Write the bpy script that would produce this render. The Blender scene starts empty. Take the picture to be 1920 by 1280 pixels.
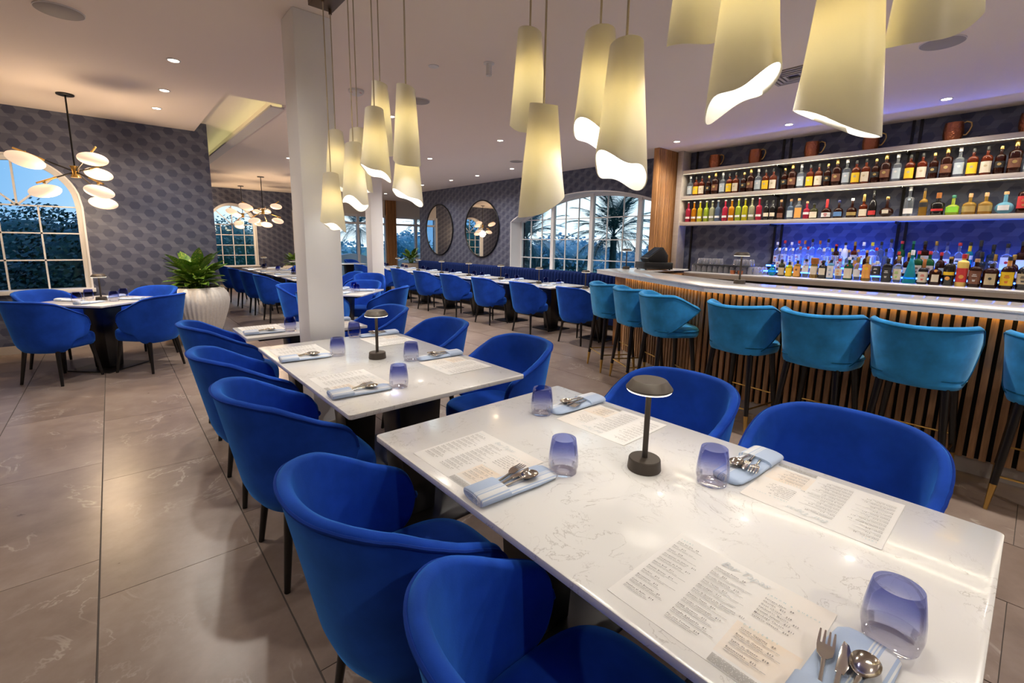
import bpy, bmesh, math, random
from mathutils import Vector, Matrix
R = math.radians
rnd = random.Random(7)
sc = bpy.context.scene
C = sc.collection

# ---------------------------------------------------------------- camera
cam = bpy.data.cameras.new('camera'); cam_ob = bpy.data.objects.new('camera', cam); C.objects.link(cam_ob)
YAW, PIT, ROL = R(40.93), R(9.3004), R(0.8868)
_f = Vector((math.sin(YAW)*math.cos(PIT), math.cos(YAW)*math.cos(PIT), -math.sin(PIT)))
_r = Vector((math.cos(YAW), -math.sin(YAW), 0)); _u = _r.cross(_f)
_r2 = _r*math.cos(ROL)+_u*math.sin(ROL); _u2 = -_r*math.sin(ROL)+_u*math.cos(ROL)
mw = Matrix.Identity(4)
for i in range(3):
    mw[i][0] = _r2[i]; mw[i][1] = _u2[i]; mw[i][2] = -_f[i]
mw[2][3] = 1.43
cam_ob.matrix_world = mw
cam.sensor_width = 36; cam.lens = 858.22*36/1920
cam.shift_x = (960-956.98)/1920; cam.shift_y = (597.13-640)/1920
cam.clip_start = .02; cam.clip_end = 400
sc.camera = cam_ob

# ---------------------------------------------------------------- world, exposure
sc.view_settings.view_transform = 'Standard'; sc.view_settings.look = 'None'
sc.view_settings.gamma = 1; sc.view_settings.use_curve_mapping = False
sc.view_settings.exposure = 0.64
W = bpy.data.worlds.new('dusk_sky'); sc.world = W; W.use_nodes = True
nt = W.node_tree; nt.nodes.clear()
def nd(t, typ, **kw):
    n = t.nodes.new(typ)
    for k, v in kw.items(): setattr(n, k, v)
    return n
tc = nd(nt, 'ShaderNodeTexCoord'); sep = nd(nt, 'ShaderNodeSeparateXYZ'); nt.links.new(tc.outputs['Generated'], sep.inputs[0])
rp = nd(nt, 'ShaderNodeValToRGB'); nt.links.new(sep.outputs['Z'], rp.inputs[0])
e = rp.color_ramp.elements; e[0].position = 0; e[0].color = (.74, .87, .96, 1); e[1].position = .7; e[1].color = (.16, .34, .72, 1)
x = rp.color_ramp.elements.new(.12); x.color = (.56, .77, .93, 1)
x = rp.color_ramp.elements.new(.35); x.color = (.30, .52, .85, 1)
mp = nd(nt, 'ShaderNodeMapping'); mp.inputs['Scale'].default_value = (1.6, 1.6, 5.5); nt.links.new(tc.outputs['Generated'], mp.inputs[0])
nz = nd(nt, 'ShaderNodeTexNoise'); nz.inputs['Scale'].default_value = 1.9; nz.inputs['Detail'].default_value = 7; nt.links.new(mp.outputs[0], nz.inputs['Vector'])
cr = nd(nt, 'ShaderNodeValToRGB'); nt.links.new(nz.outputs['Fac'], cr.inputs[0]); cr.color_ramp.elements[0].position = .44; cr.color_ramp.elements[1].position = .66
mx = nd(nt, 'ShaderNodeMix', data_type='RGBA'); nt.links.new(cr.outputs[0], mx.inputs['Factor']); nt.links.new(rp.outputs[0], mx.inputs['A']); mx.inputs['B'].default_value = (.90, .92, .97, 1)
bg = nd(nt, 'ShaderNodeBackground'); bg.inputs['Strength'].default_value = 1.25; 
mr = nd(nt, 'ShaderNodeMapRange', interpolation_type='SMOOTHSTEP'); nt.links.new(sep.outputs['X'], mr.inputs['Value'])   # dusk: the west (+X) is still bright, the east already deep blue
mr.inputs['From Min'].default_value = -.30; mr.inputs['From Max'].default_value = .50
mu = nd(nt, 'ShaderNodeMix', data_type='RGBA', blend_type='MULTIPLY'); mu.inputs['Factor'].default_value = 1
tn = nd(nt, 'ShaderNodeMix', data_type='RGBA'); nt.links.new(mr.outputs[0], tn.inputs['Factor']); tn.inputs['A'].default_value = (.13, .27, .46, 1); tn.inputs['B'].default_value = (1, 1, 1, 1)
nt.links.new(mx.outputs['Result'], mu.inputs['A']); nt.links.new(tn.outputs['Result'], mu.inputs['B']); nt.links.new(mu.outputs['Result'], bg.inputs[0])
wo = nd(nt, 'ShaderNodeOutputWorld'); nt.links.new(bg.outputs[0], wo.inputs[0])
try:
    sc.cycles.max_bounces = 10; sc.cycles.transparent_max_bounces = 24; sc.cycles.transmission_bounces = 8
    sc.cycles.sample_clamp_indirect = 4; sc.cycles.caustics_reflective = False; sc.cycles.caustics_refractive = False
except Exception: pass

# ---------------------------------------------------------------- mesh helpers
class MB:
    def __init__(s): s.v = []; s.f = []
    def add(s, vs, fs):
        o = len(s.v); s.v += [tuple(p) for p in vs]; s.f += [tuple(i+o for i in f) for f in fs]; return s
    def box(s, x0, x1, y0, y1, z0, z1):
        return s.add([(x0,y0,z0),(x1,y0,z0),(x1,y1,z0),(x0,y1,z0),(x0,y0,z1),(x1,y0,z1),(x1,y1,z1),(x0,y1,z1)],
                     [(0,3,2,1),(4,5,6,7),(0,1,5,4),(1,2,6,5),(2,3,7,6),(3,0,4,7)])
    def cbox(s, c, d, rz=0):
        n = len(s.v); s.box(-d[0]/2,d[0]/2,-d[1]/2,d[1]/2,-d[2]/2,d[2]/2); ca, sa = math.cos(rz), math.sin(rz)
        for i in range(n, len(s.v)):
            x, y, z = s.v[i]; s.v[i] = (c[0]+x*ca-y*sa, c[1]+x*sa+y*ca, c[2]+z)
        return s
    def prism(s, poly, z0, z1):
        n = len(poly); vs = [(p[0],p[1],z0) for p in poly]+[(p[0],p[1],z1) for p in poly]
        fs = [tuple(range(n-1,-1,-1)), tuple(range(n,2*n))]+[(i,(i+1)%n,n+(i+1)%n,n+i) for i in range(n)]
        return s.add(vs, fs)
    def loft(s, rings, cap0=True, cap1=True, closed=True):
        n = len(rings[0]); vs = [p for r in rings for p in r]; fs = []
        for k in range(len(rings)-1):
            for i in range(n if closed else n-1):
                j = (i+1) % n; fs.append((k*n+i, k*n+j, (k+1)*n+j, (k+1)*n+i))
        if cap0: fs.append(tuple(range(n-1,-1,-1)))
        if cap1: fs.append(tuple((len(rings)-1)*n+i for i in range(n)))
        return s.add(vs, fs)
    def lathe(s, prof, n=24, c=(0,0,0), cap0=True, cap1=True, fn=None):
        rings = []
        for r, z in prof:
            rg = []
            for i in range(n):
                a = 2*math.pi*i/n; rr = r*(fn(a, z) if fn else 1)
                rg.append((c[0]+rr*math.cos(a), c[1]+rr*math.sin(a), c[2]+z))
            rings.append(rg)
        return s.loft(rings, cap0, cap1)
    def cone(s, p0, p1, r0, r1, n=12):
        p0, p1 = Vector(p0), Vector(p1); d = (p1-p0).normalized(); a = d.orthogonal().normalized(); b = d.cross(a)
        return s.loft([[p+a*(r*math.cos(2*math.pi*i/n))+b*(r*math.sin(2*math.pi*i/n)) for i in range(n)] for p, r in ((p0,r0),(p1,r1))])
    def tube(s, pts, r, n=8, closed=False):
        pts = [Vector(p) for p in pts]; m = len(pts); rings = []; prev = None
        for i, p in enumerate(pts):
            q0 = pts[(i-1) % m] if (closed or i > 0) else p; q1 = pts[(i+1) % m] if (closed or i < m-1) else p
            d = (q1-q0).normalized()
            if prev is None: a = d.orthogonal().normalized()
            else:
                a = prev-d*prev.dot(d); a = a.normalized() if a.length > 1e-6 else d.orthogonal().normalized()
            prev = a; b = d.cross(a); rr = r[i] if isinstance(r, (list, tuple)) else r
            rings.append([p+a*(rr*math.cos(2*math.pi*k/n))+b*(rr*math.sin(2*math.pi*k/n)) for k in range(n)])
        if closed: rings.append(rings[0]); return s.loft(rings, False, False)
        return s.loft(rings)
    def mesh(s, name, mat=None, smooth=35, bevel=0, seg=2):
        me = bpy.data.meshes.new(name); me.from_pydata(s.v, [], s.f)
        if bevel or smooth is not None:
            bm = bmesh.new(); bm.from_mesh(me)
            bmesh.ops.recalc_face_normals(bm, faces=bm.faces)
            if bevel:
                es = [e_ for e_ in bm.edges if len(e_.link_faces) == 2 and e_.calc_face_angle() > R(30)]
                bmesh.ops.bevel(bm, geom=es, offset=bevel, segments=seg, affect='EDGES', profile=.5, clamp_overlap=True)
            bm.to_mesh(me); bm.free()
        if smooth is not None:
            me.polygons.foreach_set('use_smooth', [True]*len(me.polygons)); me.set_sharp_from_angle(angle=R(smooth))
        if mat: me.materials.append(mat)
        me.update(); return me
    def build(s, name, mat, parent=None, **kw):
        return link(name, s.mesh(name, mat, **kw), parent)
def link(name, me, parent=None, loc=None, rot=None):
    o = bpy.data.objects.new(name, me); C.objects.link(o)
    if parent: o.parent = parent
    if loc is not None: o.location = loc
    if rot is not None: o.rotation_euler = rot
    return o
def tag(o, label=None, cat=None, group=None, kind=None):
    if label: o['label'] = label
    if cat: o['category'] = cat
    if group: o['group'] = group
    if kind: o['kind'] = kind
    return o
def thing(name, label, cat, loc=(0,0,0), rz=0, group=None):
    o = bpy.data.objects.new(name, None); C.objects.link(o); o.location = loc; o.rotation_euler = (0,0,rz); o.empty_display_size = .05
    return tag(o, label, cat, group)
def struct(o): o['kind'] = 'structure'; return o
def sempty(name):
    o = bpy.data.objects.new(name, None); C.objects.link(o); o['kind'] = 'structure'; return o
def dup(root, loc, rz=0, label=None, group=None, scale=None):
    def cp(o, par):
        c = o.copy(); C.objects.link(c); c.parent = par
        for ch in kids.get(o, ()): cp(ch, c)
        return c
    kids = {}
    def walk(o):
        kids[o] = list(o.children)
        for ch in kids[o]: walk(ch)
    walk(root)
    c = cp(root, None); c.location = loc; c.rotation_euler = (0,0,rz)
    if label: c['label'] = label
    if group: c['group'] = group
    if scale: c.scale = scale
    return c
class Proto:
    """first use hands out the original, later uses hand out copies"""
    def __init__(s, make): s.make = make; s.o = None
    def put(s, loc, rz, label, group=None, scale=None):
        if s.o is None: s.o = s.make(); o = s.o; o.location = loc; o.rotation_euler = (0,0,rz)
        else: return dup(s.o, loc, rz, label, group, scale)
        if scale: o.scale = scale
        o['label'] = label
        if group: o['group'] = group
        return o

# ---------------------------------------------------------------- node / material helpers
class E:
    def __init__(s, nt, v): s.nt = nt; s.v = v
    def _op(s, op, *a):
        n = s.nt.nodes.new('ShaderNodeMath'); n.operation = op
        for i, q in enumerate((s,)+a):
            q = q.v if isinstance(q, E) else q
            if isinstance(q, (int, float)): n.inputs[i].default_value = q
            else: s.nt.links.new(q, n.inputs[i])
        return E(s.nt, n.outputs[0])
    def __add__(s, o): return s._op('ADD', o)
    def __sub__(s, o): return s._op('SUBTRACT', o)
    def __mul__(s, o): return s._op('MULTIPLY', o)
    def __truediv__(s, o): return s._op('DIVIDE', o)
    def abs(s): return s._op('ABSOLUTE')
    def frac(s): return s._op('FRACT')
    def floor(s): return s._op('FLOOR')
    def lt(s, o): return s._op('LESS_THAN', o)
    def gt(s, o): return s._op('GREATER_THAN', o)
    def max(s, o): return s._op('MAXIMUM', o)
    def min(s, o): return s._op('MINIMUM', o)
    def smooth(s, a, b):
        n = s.nt.nodes.new('ShaderNodeMapRange'); n.interpolation_type = 'SMOOTHSTEP'; s.nt.links.new(s.v, n.inputs['Value'])
        n.inputs['From Min'].default_value = a; n.inputs['From Max'].default_value = b; return E(s.nt, n.outputs[0])
def newmat(name):
    m = bpy.data.materials.new(name); m.use_nodes = True; t = m.node_tree
    return m, t, t.nodes['Principled BSDF'], t.nodes['Material Output']
def pbr(name, col, rough=.5, metal=0, **kw):
    m, t, b, o = newmat(name)
    b.inputs['Base Color'].default_value = (*col, 1); b.inputs['Roughness'].default_value = rough; b.inputs['Metallic'].default_value = metal
    for k, v in kw.items():
        k = k.replace('_', ' ')
        b.inputs[k].default_value = (*v, 1) if isinstance(v, tuple) and len(v) == 3 else v
    m.diffuse_color = (*col, 1)
    return m
def emis(name, col, st):
    m, t, b, o = newmat(name); b.inputs['Base Color'].default_value = (*col, 1); b.inputs['Emission Color'].default_value = (*col, 1); b.inputs['Emission Strength'].default_value = st; return m
def coords(t, kind='Object', scale=(1,1,1), rand=False):
    n = nd(t, 'ShaderNodeTexCoord'); m = nd(t, 'ShaderNodeMapping'); m.inputs['Scale'].default_value = scale; t.links.new(n.outputs[kind], m.inputs[0])
    if rand:
        oi = nd(t, 'ShaderNodeObjectInfo'); mu = nd(t, 'ShaderNodeMath', operation='MULTIPLY'); mu.inputs[1].default_value = 37.; t.links.new(oi.outputs['Random'], mu.inputs[0])
        t.links.new(mu.outputs[0], m.inputs['Location'])
    return m.outputs[0]
def noise(t, vec, scale, detail=4, rough=.55, dist=0):
    n = nd(t, 'ShaderNodeTexNoise'); n.inputs['Scale'].default_value = scale; n.inputs['Detail'].default_value = detail; n.inputs['Roughness'].default_value = rough; n.inputs['Distortion'].default_value = dist
    t.links.new(vec, n.inputs['Vector']); return n.outputs['Fac']
def ramp(t, fac, stops):
    n = nd(t, 'ShaderNodeValToRGB'); t.links.new(fac.v if isinstance(fac, E) else fac, n.inputs[0]); el = n.color_ramp.elements
    while len(el) < len(stops): el.new(.5)
    for q, (p, c) in zip(el, stops): q.position = p; q.color = (*c, 1)
    return n.outputs[0]
def mixc(t, fac, a, b):
    n = nd(t, 'ShaderNodeMix', data_type='RGBA')
    for k, q in (('Factor', fac), ('A', a), ('B', b)):
        q = q.v if isinstance(q, E) else q
        if isinstance(q, (int, float)): n.inputs[k].default_value = q
        elif isinstance(q, tuple): n.inputs[k].default_value = (*q, 1)
        else: t.links.new(q, n.inputs[k])
    return n.outputs['Result']
def bump(t, b, h, st=.2, dist=.01):
    n = nd(t, 'ShaderNodeBump'); n.inputs['Strength'].default_value = st; n.inputs['Distance'].default_value = dist
    t.links.new(h.v if isinstance(h, E) else h, n.inputs['Height']); t.links.new(n.outputs[0], b.inputs['Normal'])
def hue_random(t, col, amt=.25):
    oi = nd(t, 'ShaderNodeObjectInfo'); hs = nd(t, 'ShaderNodeHueSaturation'); r_ = E(t, oi.outputs['Random'])*amt+(1-amt/2)
    t.links.new(r_.v, hs.inputs['Value']); t.links.new(col, hs.inputs['Color']); return hs.outputs[0]
def thin_glass(name, col, gloss_rough=.02, ior=1.45, diffuse=0, dcol=None, grad=None, gl_k=.55):
    """see-through sheet: tinted transparency under a fresnel gloss"""
    m, t, b, o = newmat(name); t.nodes.remove(b)
    tr = nd(t, 'ShaderNodeBsdfTransparent'); tr.inputs[0].default_value = (*col, 1)
    if grad:
        z0, z1, c0, c1 = grad; v = coords(t); s = nd(t, 'ShaderNodeSeparateXYZ'); t.links.new(v, s.inputs[0])
        t.links.new(mixc(t, E(t, s.outputs['Z']).smooth(z0, z1), c0, c1), tr.inputs[0])
    base = tr.outputs[0]
    if diffuse:
        df = nd(t, 'ShaderNodeBsdfDiffuse'); df.inputs[0].default_value = (*(dcol or col), 1)
        mm = nd(t, 'ShaderNodeMixShader'); mm.inputs[0].default_value = diffuse; t.links.new(base, mm.inputs[1]); t.links.new(df.outputs[0], mm.inputs[2]); base = mm.outputs[0]
    gl = nd(t, 'ShaderNodeBsdfGlossy'); gl.inputs['Roughness'].default_value = gloss_rough; gl.inputs[0].default_value = (1,1,1,1)
    lw = nd(t, 'ShaderNodeLayerWeight'); lw.inputs['Blend'].default_value = .14 if ior < 1.5 else .35
    ms = nd(t, 'ShaderNodeMixShader'); fr_ = E(t, lw.outputs['Fresnel'])*gl_k; t.links.new(fr_.v, ms.inputs[0]); t.links.new(base, ms.inputs[1]); t.links.new(gl.outputs[0], ms.inputs[2]); t.links.new(ms.outputs[0], o.inputs[0])
    return m

def wallpaper(name, axis):
    m, t, b, o = newmat(name); v = coords(t); s = nd(t, 'ShaderNodeSeparateXYZ'); t.links.new(v, s.inputs[0])
    u = E(t, s.outputs[axis]); z = E(t, s.outputs['Z']); W_, H_ = .30, .186
    def cell(ou, oz):
        fx = ((u/W_+ou).frac()-.5)*W_; fz = ((z/H_+oz).frac()-.5)*H_; return fx, fz
    def hexd(fx, fz): return (fz.abs()/.048).max((fx.abs()*.9+fz.abs()*.5)/.057)
    a = cell(0, 0); c = cell(.5, .5); hx = hexd(*a).min(hexd(*c)).smooth(1.02, .94)
    def quad(fx, fz): return ((fx+fz*.75).abs()/.045).max(fz.abs()/.04)
    a2 = cell(.25, .25); c2 = cell(.75, .75); qd = quad(*a2).min(quad(*c2)).smooth(1.03, .95)
    n1 = E(t, noise(t, v, 2.2, 3)); 
    base = mixc(t, n1, (.079, .089, .136), (.098, .109, .160))
    col = mixc(t, qd*.8, base, (.130, .139, .194)); col = mixc(t, hx*.85, col, (.050, .058, .106))
    t.links.new(col, b.inputs['Base Color']); b.inputs['Roughness'].default_value = .48; b.inputs['Specular IOR Level'].default_value = .35
    bump(t, b, E(t, noise(t, v, 260, 2))*.4+hx*.3, .12, .002)
    return m

M = {}
M['paint'] = pbr('warm_white_paint', (.70, .665, .63), .75)
M['ceil'] = pbr('ceiling_paint', (.88, .775, .70), .85)
M['column'] = pbr('column_paint', (.92, .92, .92), .6)
M['trim'] = pbr('white_trim', (.74, .74, .75), .4)
M['base'] = pbr('baseboard_tile', (.42, .38, .34), .4)
M['wp_x'] = wallpaper('hexagon_wallpaper_x', 'X'); M['wp_y'] = wallpaper('hexagon_wallpaper_y', 'Y')
def tile_mat():
    m, t, b, o = newmat('stone_tile'); v = coords(t, rand=True)
    n1 = E(t, noise(t, v, 1.6, 5, .6, .4)); n2 = E(t, noise(t, v, 9, 6, .65)); n3 = E(t, noise(t, v, 1.3, 6, .6, 1.2))
    vein = (n3-.5).abs().smooth(.014, .0)*E(t, noise(t, v, 2.5, 2)).smooth(.45, .62)
    col = ramp(t, n1*.6+n2*.4, [(.32, (.176, .131, .108)), (.5, (.252, .192, .160)), (.68, (.322, .260, .222))])
    col = mixc(t, vein*.45, col, (.58, .52, .46)); col = hue_random(t, col, .10)
    t.links.new(col, b.inputs['Base Color']); t.links.new((n2*.12+.24).v, b.inputs['Roughness']); b.inputs['Specular IOR Level'].default_value = .5
    bump(t, b, n2, .05, .002); return m
M['tile'] = tile_mat()
M['grout'] = pbr('dark_grout', (.10, .085, .075), .9)
def quartz_mat(name, base, sc_):
    m, t, b, o = newmat(name); v = coords(t)
    n1 = E(t, noise(t, v, 3.2*sc_, 9, .62, .9)); n2 = E(t, noise(t, v, 6.5*sc_, 9, .62, .7)); k = E(t, noise(t, v, 2.6*sc_, 3)); k2 = E(t, noise(t, v, 3.9*sc_, 2))
    v1 = (n1-.5).abs().smooth(.008, 0)*k.smooth(.45, .60); v2 = (n2-.52).abs().smooth(.010, 0)*k2.smooth(.50, .64)
    veins = v1.max(v2)*.5; cloud = k.smooth(.3, .8)*.5
    col = mixc(t, cloud, base, tuple(c*.955 for c in base)); col = mixc(t, veins, col, (.30, .27, .25))
    t.links.new(col, b.inputs['Base Color']); b.inputs['Roughness'].default_value = .17; b.inputs['Coat Weight'].default_value = .25; b.inputs['Coat Roughness'].default_value = .05; return m
M['quartz'] = quartz_mat('white_quartz', (.79, .785, .775), 1.7)
M['bartop'] = quartz_mat('pale_quartz_bar', (.72, .715, .72), .8)
M['topedge'] = pbr('quartz_underside', (.45, .43, .41), .5)
def velvet(name, col, tint, w=.6, mott=.25):
    m, t, b, o = newmat(name); v = coords(t); n = E(t, noise(t, v, 5, 4, .6))
    c = mixc(t, n.smooth(.3, .7), tuple(q*(1-mott) for q in col), tuple(q*(1+mott) for q in col)); t.links.new(c, b.inputs['Base Color'])
    b.inputs['Roughness'].default_value = .85; b.inputs['Specular IOR Level'].default_value = .15; b.inputs['Sheen Weight'].default_value = w; b.inputs['Sheen Roughness'].default_value = .42; b.inputs['Sheen Tint'].default_value = (*tint, 1)
    bump(t, b, E(t, noise(t, v, 300, 2)), .12, .002); return m
M['blue'] = velvet('royal_blue_velvet', (.010, .062, .46), (.08, .38, 1.), .9, .2)
M['bluep'] = velvet('royal_blue_piping', (.006, .035, .28), (.03, .2, .9), .4, .1)
M['navy'] = velvet('navy_velvet', (.006, .018, .10), (.05, .14, .5), .5, .2)
M['teal'] = velvet('teal_velvet', (.03, .28, .68), (.33, .7, 1.), .8, .25)
M['tealp'] = velvet('teal_piping', (.008, .11, .24), (.1, .4, .6), .3, .1)
M['legs'] = pbr('black_lacquer', (.006, .005, .005), .28)
M['blackmetal'] = pbr('black_metal', (.012, .011, .011), .35, .4)
M['lampmetal'] = pbr('bronze_black_metal', (.060, .048, .038), .5, .35)
M['brass'] = pbr('brass', (.58, .38, .12), .28, 1)
M['steel'] = pbr('steel', (.62, .58, .52), .16, 1)
def wood_mat(name, c0, c1, axis_scale, amt=.35):
    m, t, b, o = newmat(name); v = coords(t, scale=axis_scale, rand=True); n = E(t, noise(t, v, 6, 6, .6, .6)); n2 = E(t, noise(t, v, 26, 3))
    col = mixc(t, (n*.75+n2*.25).smooth(.3, .72), c0, c1); col = hue_random(t, col, amt); t.links.new(col, b.inputs['Base Color']); b.inputs['Roughness'].default_value = .42; bump(t, b, n2, .1, .002); return m
M['slat'] = wood_mat('oak_slat', (.27, .140, .062), (.50, .285, .140), (6, 6, .5), .4)
M['fin'] = wood_mat('warm_oak_panel', (.30, .135, .048), (.55, .275, .105), (8, 8, .45), .35)
M['shelf'] = wood_mat('pale_ash_shelf', (.50, .44, .38), (.60, .54, .47), (3, .4, 3), .06)
M['felt'] = pbr('black_felt', (.010, .008, .007), .9)
M['copper'] = None
def copper_mat():
    m, t, b, o = newmat('hammered_copper'); v = coords(t); vo = nd(t, 'ShaderNodeTexVoronoi'); vo.inputs['Scale'].default_value = 60; t.links.new(v, vo.inputs['Vector'])
    b.inputs['Base Color'].default_value = (.42, .15, .075, 1); b.inputs['Metallic'].default_value = 1; b.inputs['Roughness'].default_value = .33; bump(t, b, vo.outputs['Distance'], .9, .004); return m
M['copper'] = copper_mat()
def paper_mat():
    m, t, b, o = newmat('menu_paper'); v = coords(t); s = nd(t, 'ShaderNodeSeparateXYZ'); t.links.new(v, s.inputs[0]); x = E(t, s.outputs['X']); y = E(t, s.outputs['Y'])
    blk = x.gt(.042)*x.lt(.150)*y.lt(-.015)*y.gt(-.112); n = E(t, noise(t, v, 14, 3)).smooth(.35, .65)
    col = mixc(t, (x.smooth(.0, .15)*y.smooth(-.12, -.02)*.3+blk*(n*.3+.25)), (.78, .77, .76), (.80, .66, .52)); t.links.new(col, b.inputs['Base Color']); b.inputs['Roughness'].default_value = .55; return m
M['paper'] = paper_mat(); M['ink'] = pbr('menu_ink', (.10, .09, .09), .8); M['inkg'] = pbr('menu_ink_grey', (.36, .35, .34), .8); M['inkt'] = pbr('menu_ink_teal', (.30, .50, .54), .8); M['inks'] = pbr('menu_ink_script', (.58, .62, .64), .8)
def napkin_mat():
    m, t, b, o = newmat('striped_napkin'); v = coords(t); s = nd(t, 'ShaderNodeSeparateXYZ'); t.links.new(v, s.inputs[0]); y = E(t, s.outputs['Y'])
    def band(c, w): return (y-c).abs().lt(w)
    st = band(-.030, .0085).max(band(-.016, .0014)).max(band(-.0115, .0014)).max(band(-.0445, .0014)).max(band(-.0065, .0012))
    col = mixc(t, st*.92, (.43, .54, .74), (.78, .80, .83)); t.links.new(col, b.inputs['Base Color']); b.inputs['Roughness'].default_value = .85; b.inputs['Sheen Weight'].default_value = .2
    bump(t, b, E(t, noise(t, v, 500, 2)), .25, .001); return m
M['napkin'] = napkin_mat()
M['tumbler'] = thin_glass('violet_gradient_glass', (.6,.6,.9), .01, grad=(.022, .09, (.96, .96, .98), (.52, .55, .78)))
M['tumblerbase'] = thin_glass('clear_glass_base', (.93, .93, .97), .03, 1.6)
M['clear'] = thin_glass('clear_glass', (.92, .93, .95), .05, 1.6, diffuse=.20, dcol=(.7,.7,.75))
M['pane'] = thin_glass('window_pane', (.93, .98, .98), .01, gl_k=.8)
M['mirror'] = pbr('mirror_silver', (.86, .88, .9), .015, 1)
M['opal'] = emis('opal_glass_lit', (1., .74, .52), .50)
M['bulb'] = emis('warm_bulb', (1., .86, .56), 14)
M['lens'] = emis('downlight_lens', (1., .88, .68), 22)
M['ledwarm'] = emis('amber_led', (1., .60, .10), 7)
M['ledwhite'] = emis('white_led', (1., .95, .70), 1.0)
M['ledblue'] = emis('blue_led', (.03, .12, 1.), 15)
M['ledgreen'] = emis('cove_led', (.86, .88, .44), 3.4)
M['lamplens'] = emis('table_lamp_lens', (1., .90, .74), 1.5)
M['cord'] = pbr('clear_cord', (.52, .44, .30), .4)
def shade_mat():
    m, t, b, o = newmat('porcelain_shade'); t.nodes.remove(b); d = nd(t, 'ShaderNodeBsdfDiffuse'); d.inputs[0].default_value = (.84, .82, .77, 1)
    tl = nd(t, 'ShaderNodeBsdfTranslucent'); tl.inputs[0].default_value = (.98, .92, .68, 1); ms = nd(t, 'ShaderNodeMixShader'); ms.inputs[0].default_value = .30
    t.links.new(d.outputs[0], ms.inputs[1]); t.links.new(tl.outputs[0], ms.inputs[2]); g = nd(t, 'ShaderNodeBsdfGlossy'); g.inputs['Roughness'].default_value = .35
    m2 = nd(t, 'ShaderNodeMixShader'); m2.inputs[0].default_value = .04; t.links.new(ms.outputs[0], m2.inputs[1]); t.links.new(g.outputs[0], m2.inputs[2]); t.links.new(m2.outputs[0], o.inputs[0]); return m
M['shade'] = shade_mat()
def leaf_mat(name, c0, c1, c2, sc_=20):
    m, t, b, o = newmat(name); v = coords(t, rand=True); n = E(t, noise(t, v, sc_, 3, .6)); col = mixc(t, n.smooth(.35, .6), c0, c1); col = mixc(t, E(t, noise(t, v, sc_*1.7, 2)).smooth(.55, .64)*.75, col, c2)
    col = hue_random(t, col, .5); t.links.new(col, b.inputs['Base Color']); b.inputs['Roughness'].default_value = .38; return m
M['leaf'] = leaf_mat('variegated_leaf', (.045, .15, .016), (.13, .27, .03), (.52, .50, .10), 34)
M['palm'] = leaf_mat('palm_frond', (.045, .17, .20), (.07, .23, .26), (.10, .27, .28))  # bluish dusk haze is tinted into the palm frond and trunk colours
M['palmtrunk'] = pbr('palm_trunk', (.05, .15, .18), .9)
M['hedge'] = leaf_mat('dark_hedge', (.018, .07, .07), (.032, .115, .105), (.05, .16, .14))
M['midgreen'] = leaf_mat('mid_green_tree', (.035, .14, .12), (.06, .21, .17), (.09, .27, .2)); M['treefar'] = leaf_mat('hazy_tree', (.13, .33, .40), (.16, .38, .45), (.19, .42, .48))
M['grass'] = pbr('wet_lawn', (.08, .26, .22), .9)
M['render'] = pbr('white_render', (.75, .78, .82), .8)
def pot_mat():
    m, t, b, o = newmat('white_wicker_pot'); v = coords(t); n = E(t, noise(t, v, 40, 3)); t.links.new(mixc(t, n, (.56, .53, .49), (.72, .70, .66)), b.inputs['Base Color']); b.inputs['Roughness'].default_value = .65; bump(t, b, n, .5, .006); return m
M['pot'] = pot_mat()
M['soil'] = pbr('soil', (.02, .014, .01), .95)
M['vent'] = pbr('grey_vent', (.40, .37, .36), .5); M['speaker'] = pbr('grey_speaker_mesh', (.36, .33, .32), .7); M['whiteplastic'] = pbr('white_plastic', (.72, .70, .70), .4)
M['plate'] = pbr('bronze_plate', (.13, .085, .05), .45, .5)
M['red'] = pbr('red_print', (.45, .02, .02), .6)
M['beige'] = pbr('beige_planter', (.45, .37, .30), .6)
M['blackplastic'] = pbr('black_plastic', (.012, .012, .013), .38)
M['screen'] = pbr('dark_screen', (.02, .025, .035), .08)
# ================================================================ setting
XW = 7.15          # wall with mirrors, arched window and bar
YL = 8.10          # wallpapered wall on the left
YB = 15.80         # far end wall
ZC = 2.90          # ceiling
def wall_sheet(name, axis, const, u0, u1, z0, z1, thick, mat, openings=(), flip=1):
    """wall with arched openings: openings = (ua, ub, sill, archfn)"""
    P = (lambda u, d, z: (u, const+d*flip, z)) if axis == 'x' else (lambda u, d, z: (const+d*flip, u, z))
    q = []; cur = u0
    for ua, ub, sl, fn in sorted(openings, key=lambda o: o[0]):
        q.append((cur, ua, z0, z0, z1, z1)); q.append((ua, ub, z0, z0, sl, sl)); n = 40
        for i in range(n):
            a = ua+(ub-ua)*i/n; b_ = ua+(ub-ua)*(i+1)/n; q.append((a, b_, fn(a), fn(b_), z1, z1))
        cur = ub
    q.append((cur, u1, z0, z0, z1, z1)); mb = MB()
    for a, b_, za, zb, ta, tb in q:
        for d in (0, thick): mb.add([P(a,d,za),P(b_,d,zb),P(b_,d,tb),P(a,d,ta)], [(0,1,2,3)])
    for u in (u0, u1): mb.add([P(u,0,z0),P(u,thick,z0),P(u,thick,z1),P(u,0,z1)], [(0,1,2,3)])
    return struct(mb.build(name, mat, smooth=None))
def profile_path(mb, P, path, norms, w, d0, d1):
    """rectangular section swept along an outline in the wall plane; w = growth along the normal"""
    n = len(path)
    rings = []
    for (u, z), (nu, nz_) in zip(path, norms):
        rings.append([P(u,d0,z),P(u,d1,z),P(u+nu*w,d1,z+nz_*w),P(u+nu*w,d0,z+nz_*w)])
    mb.loft(rings)
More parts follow.
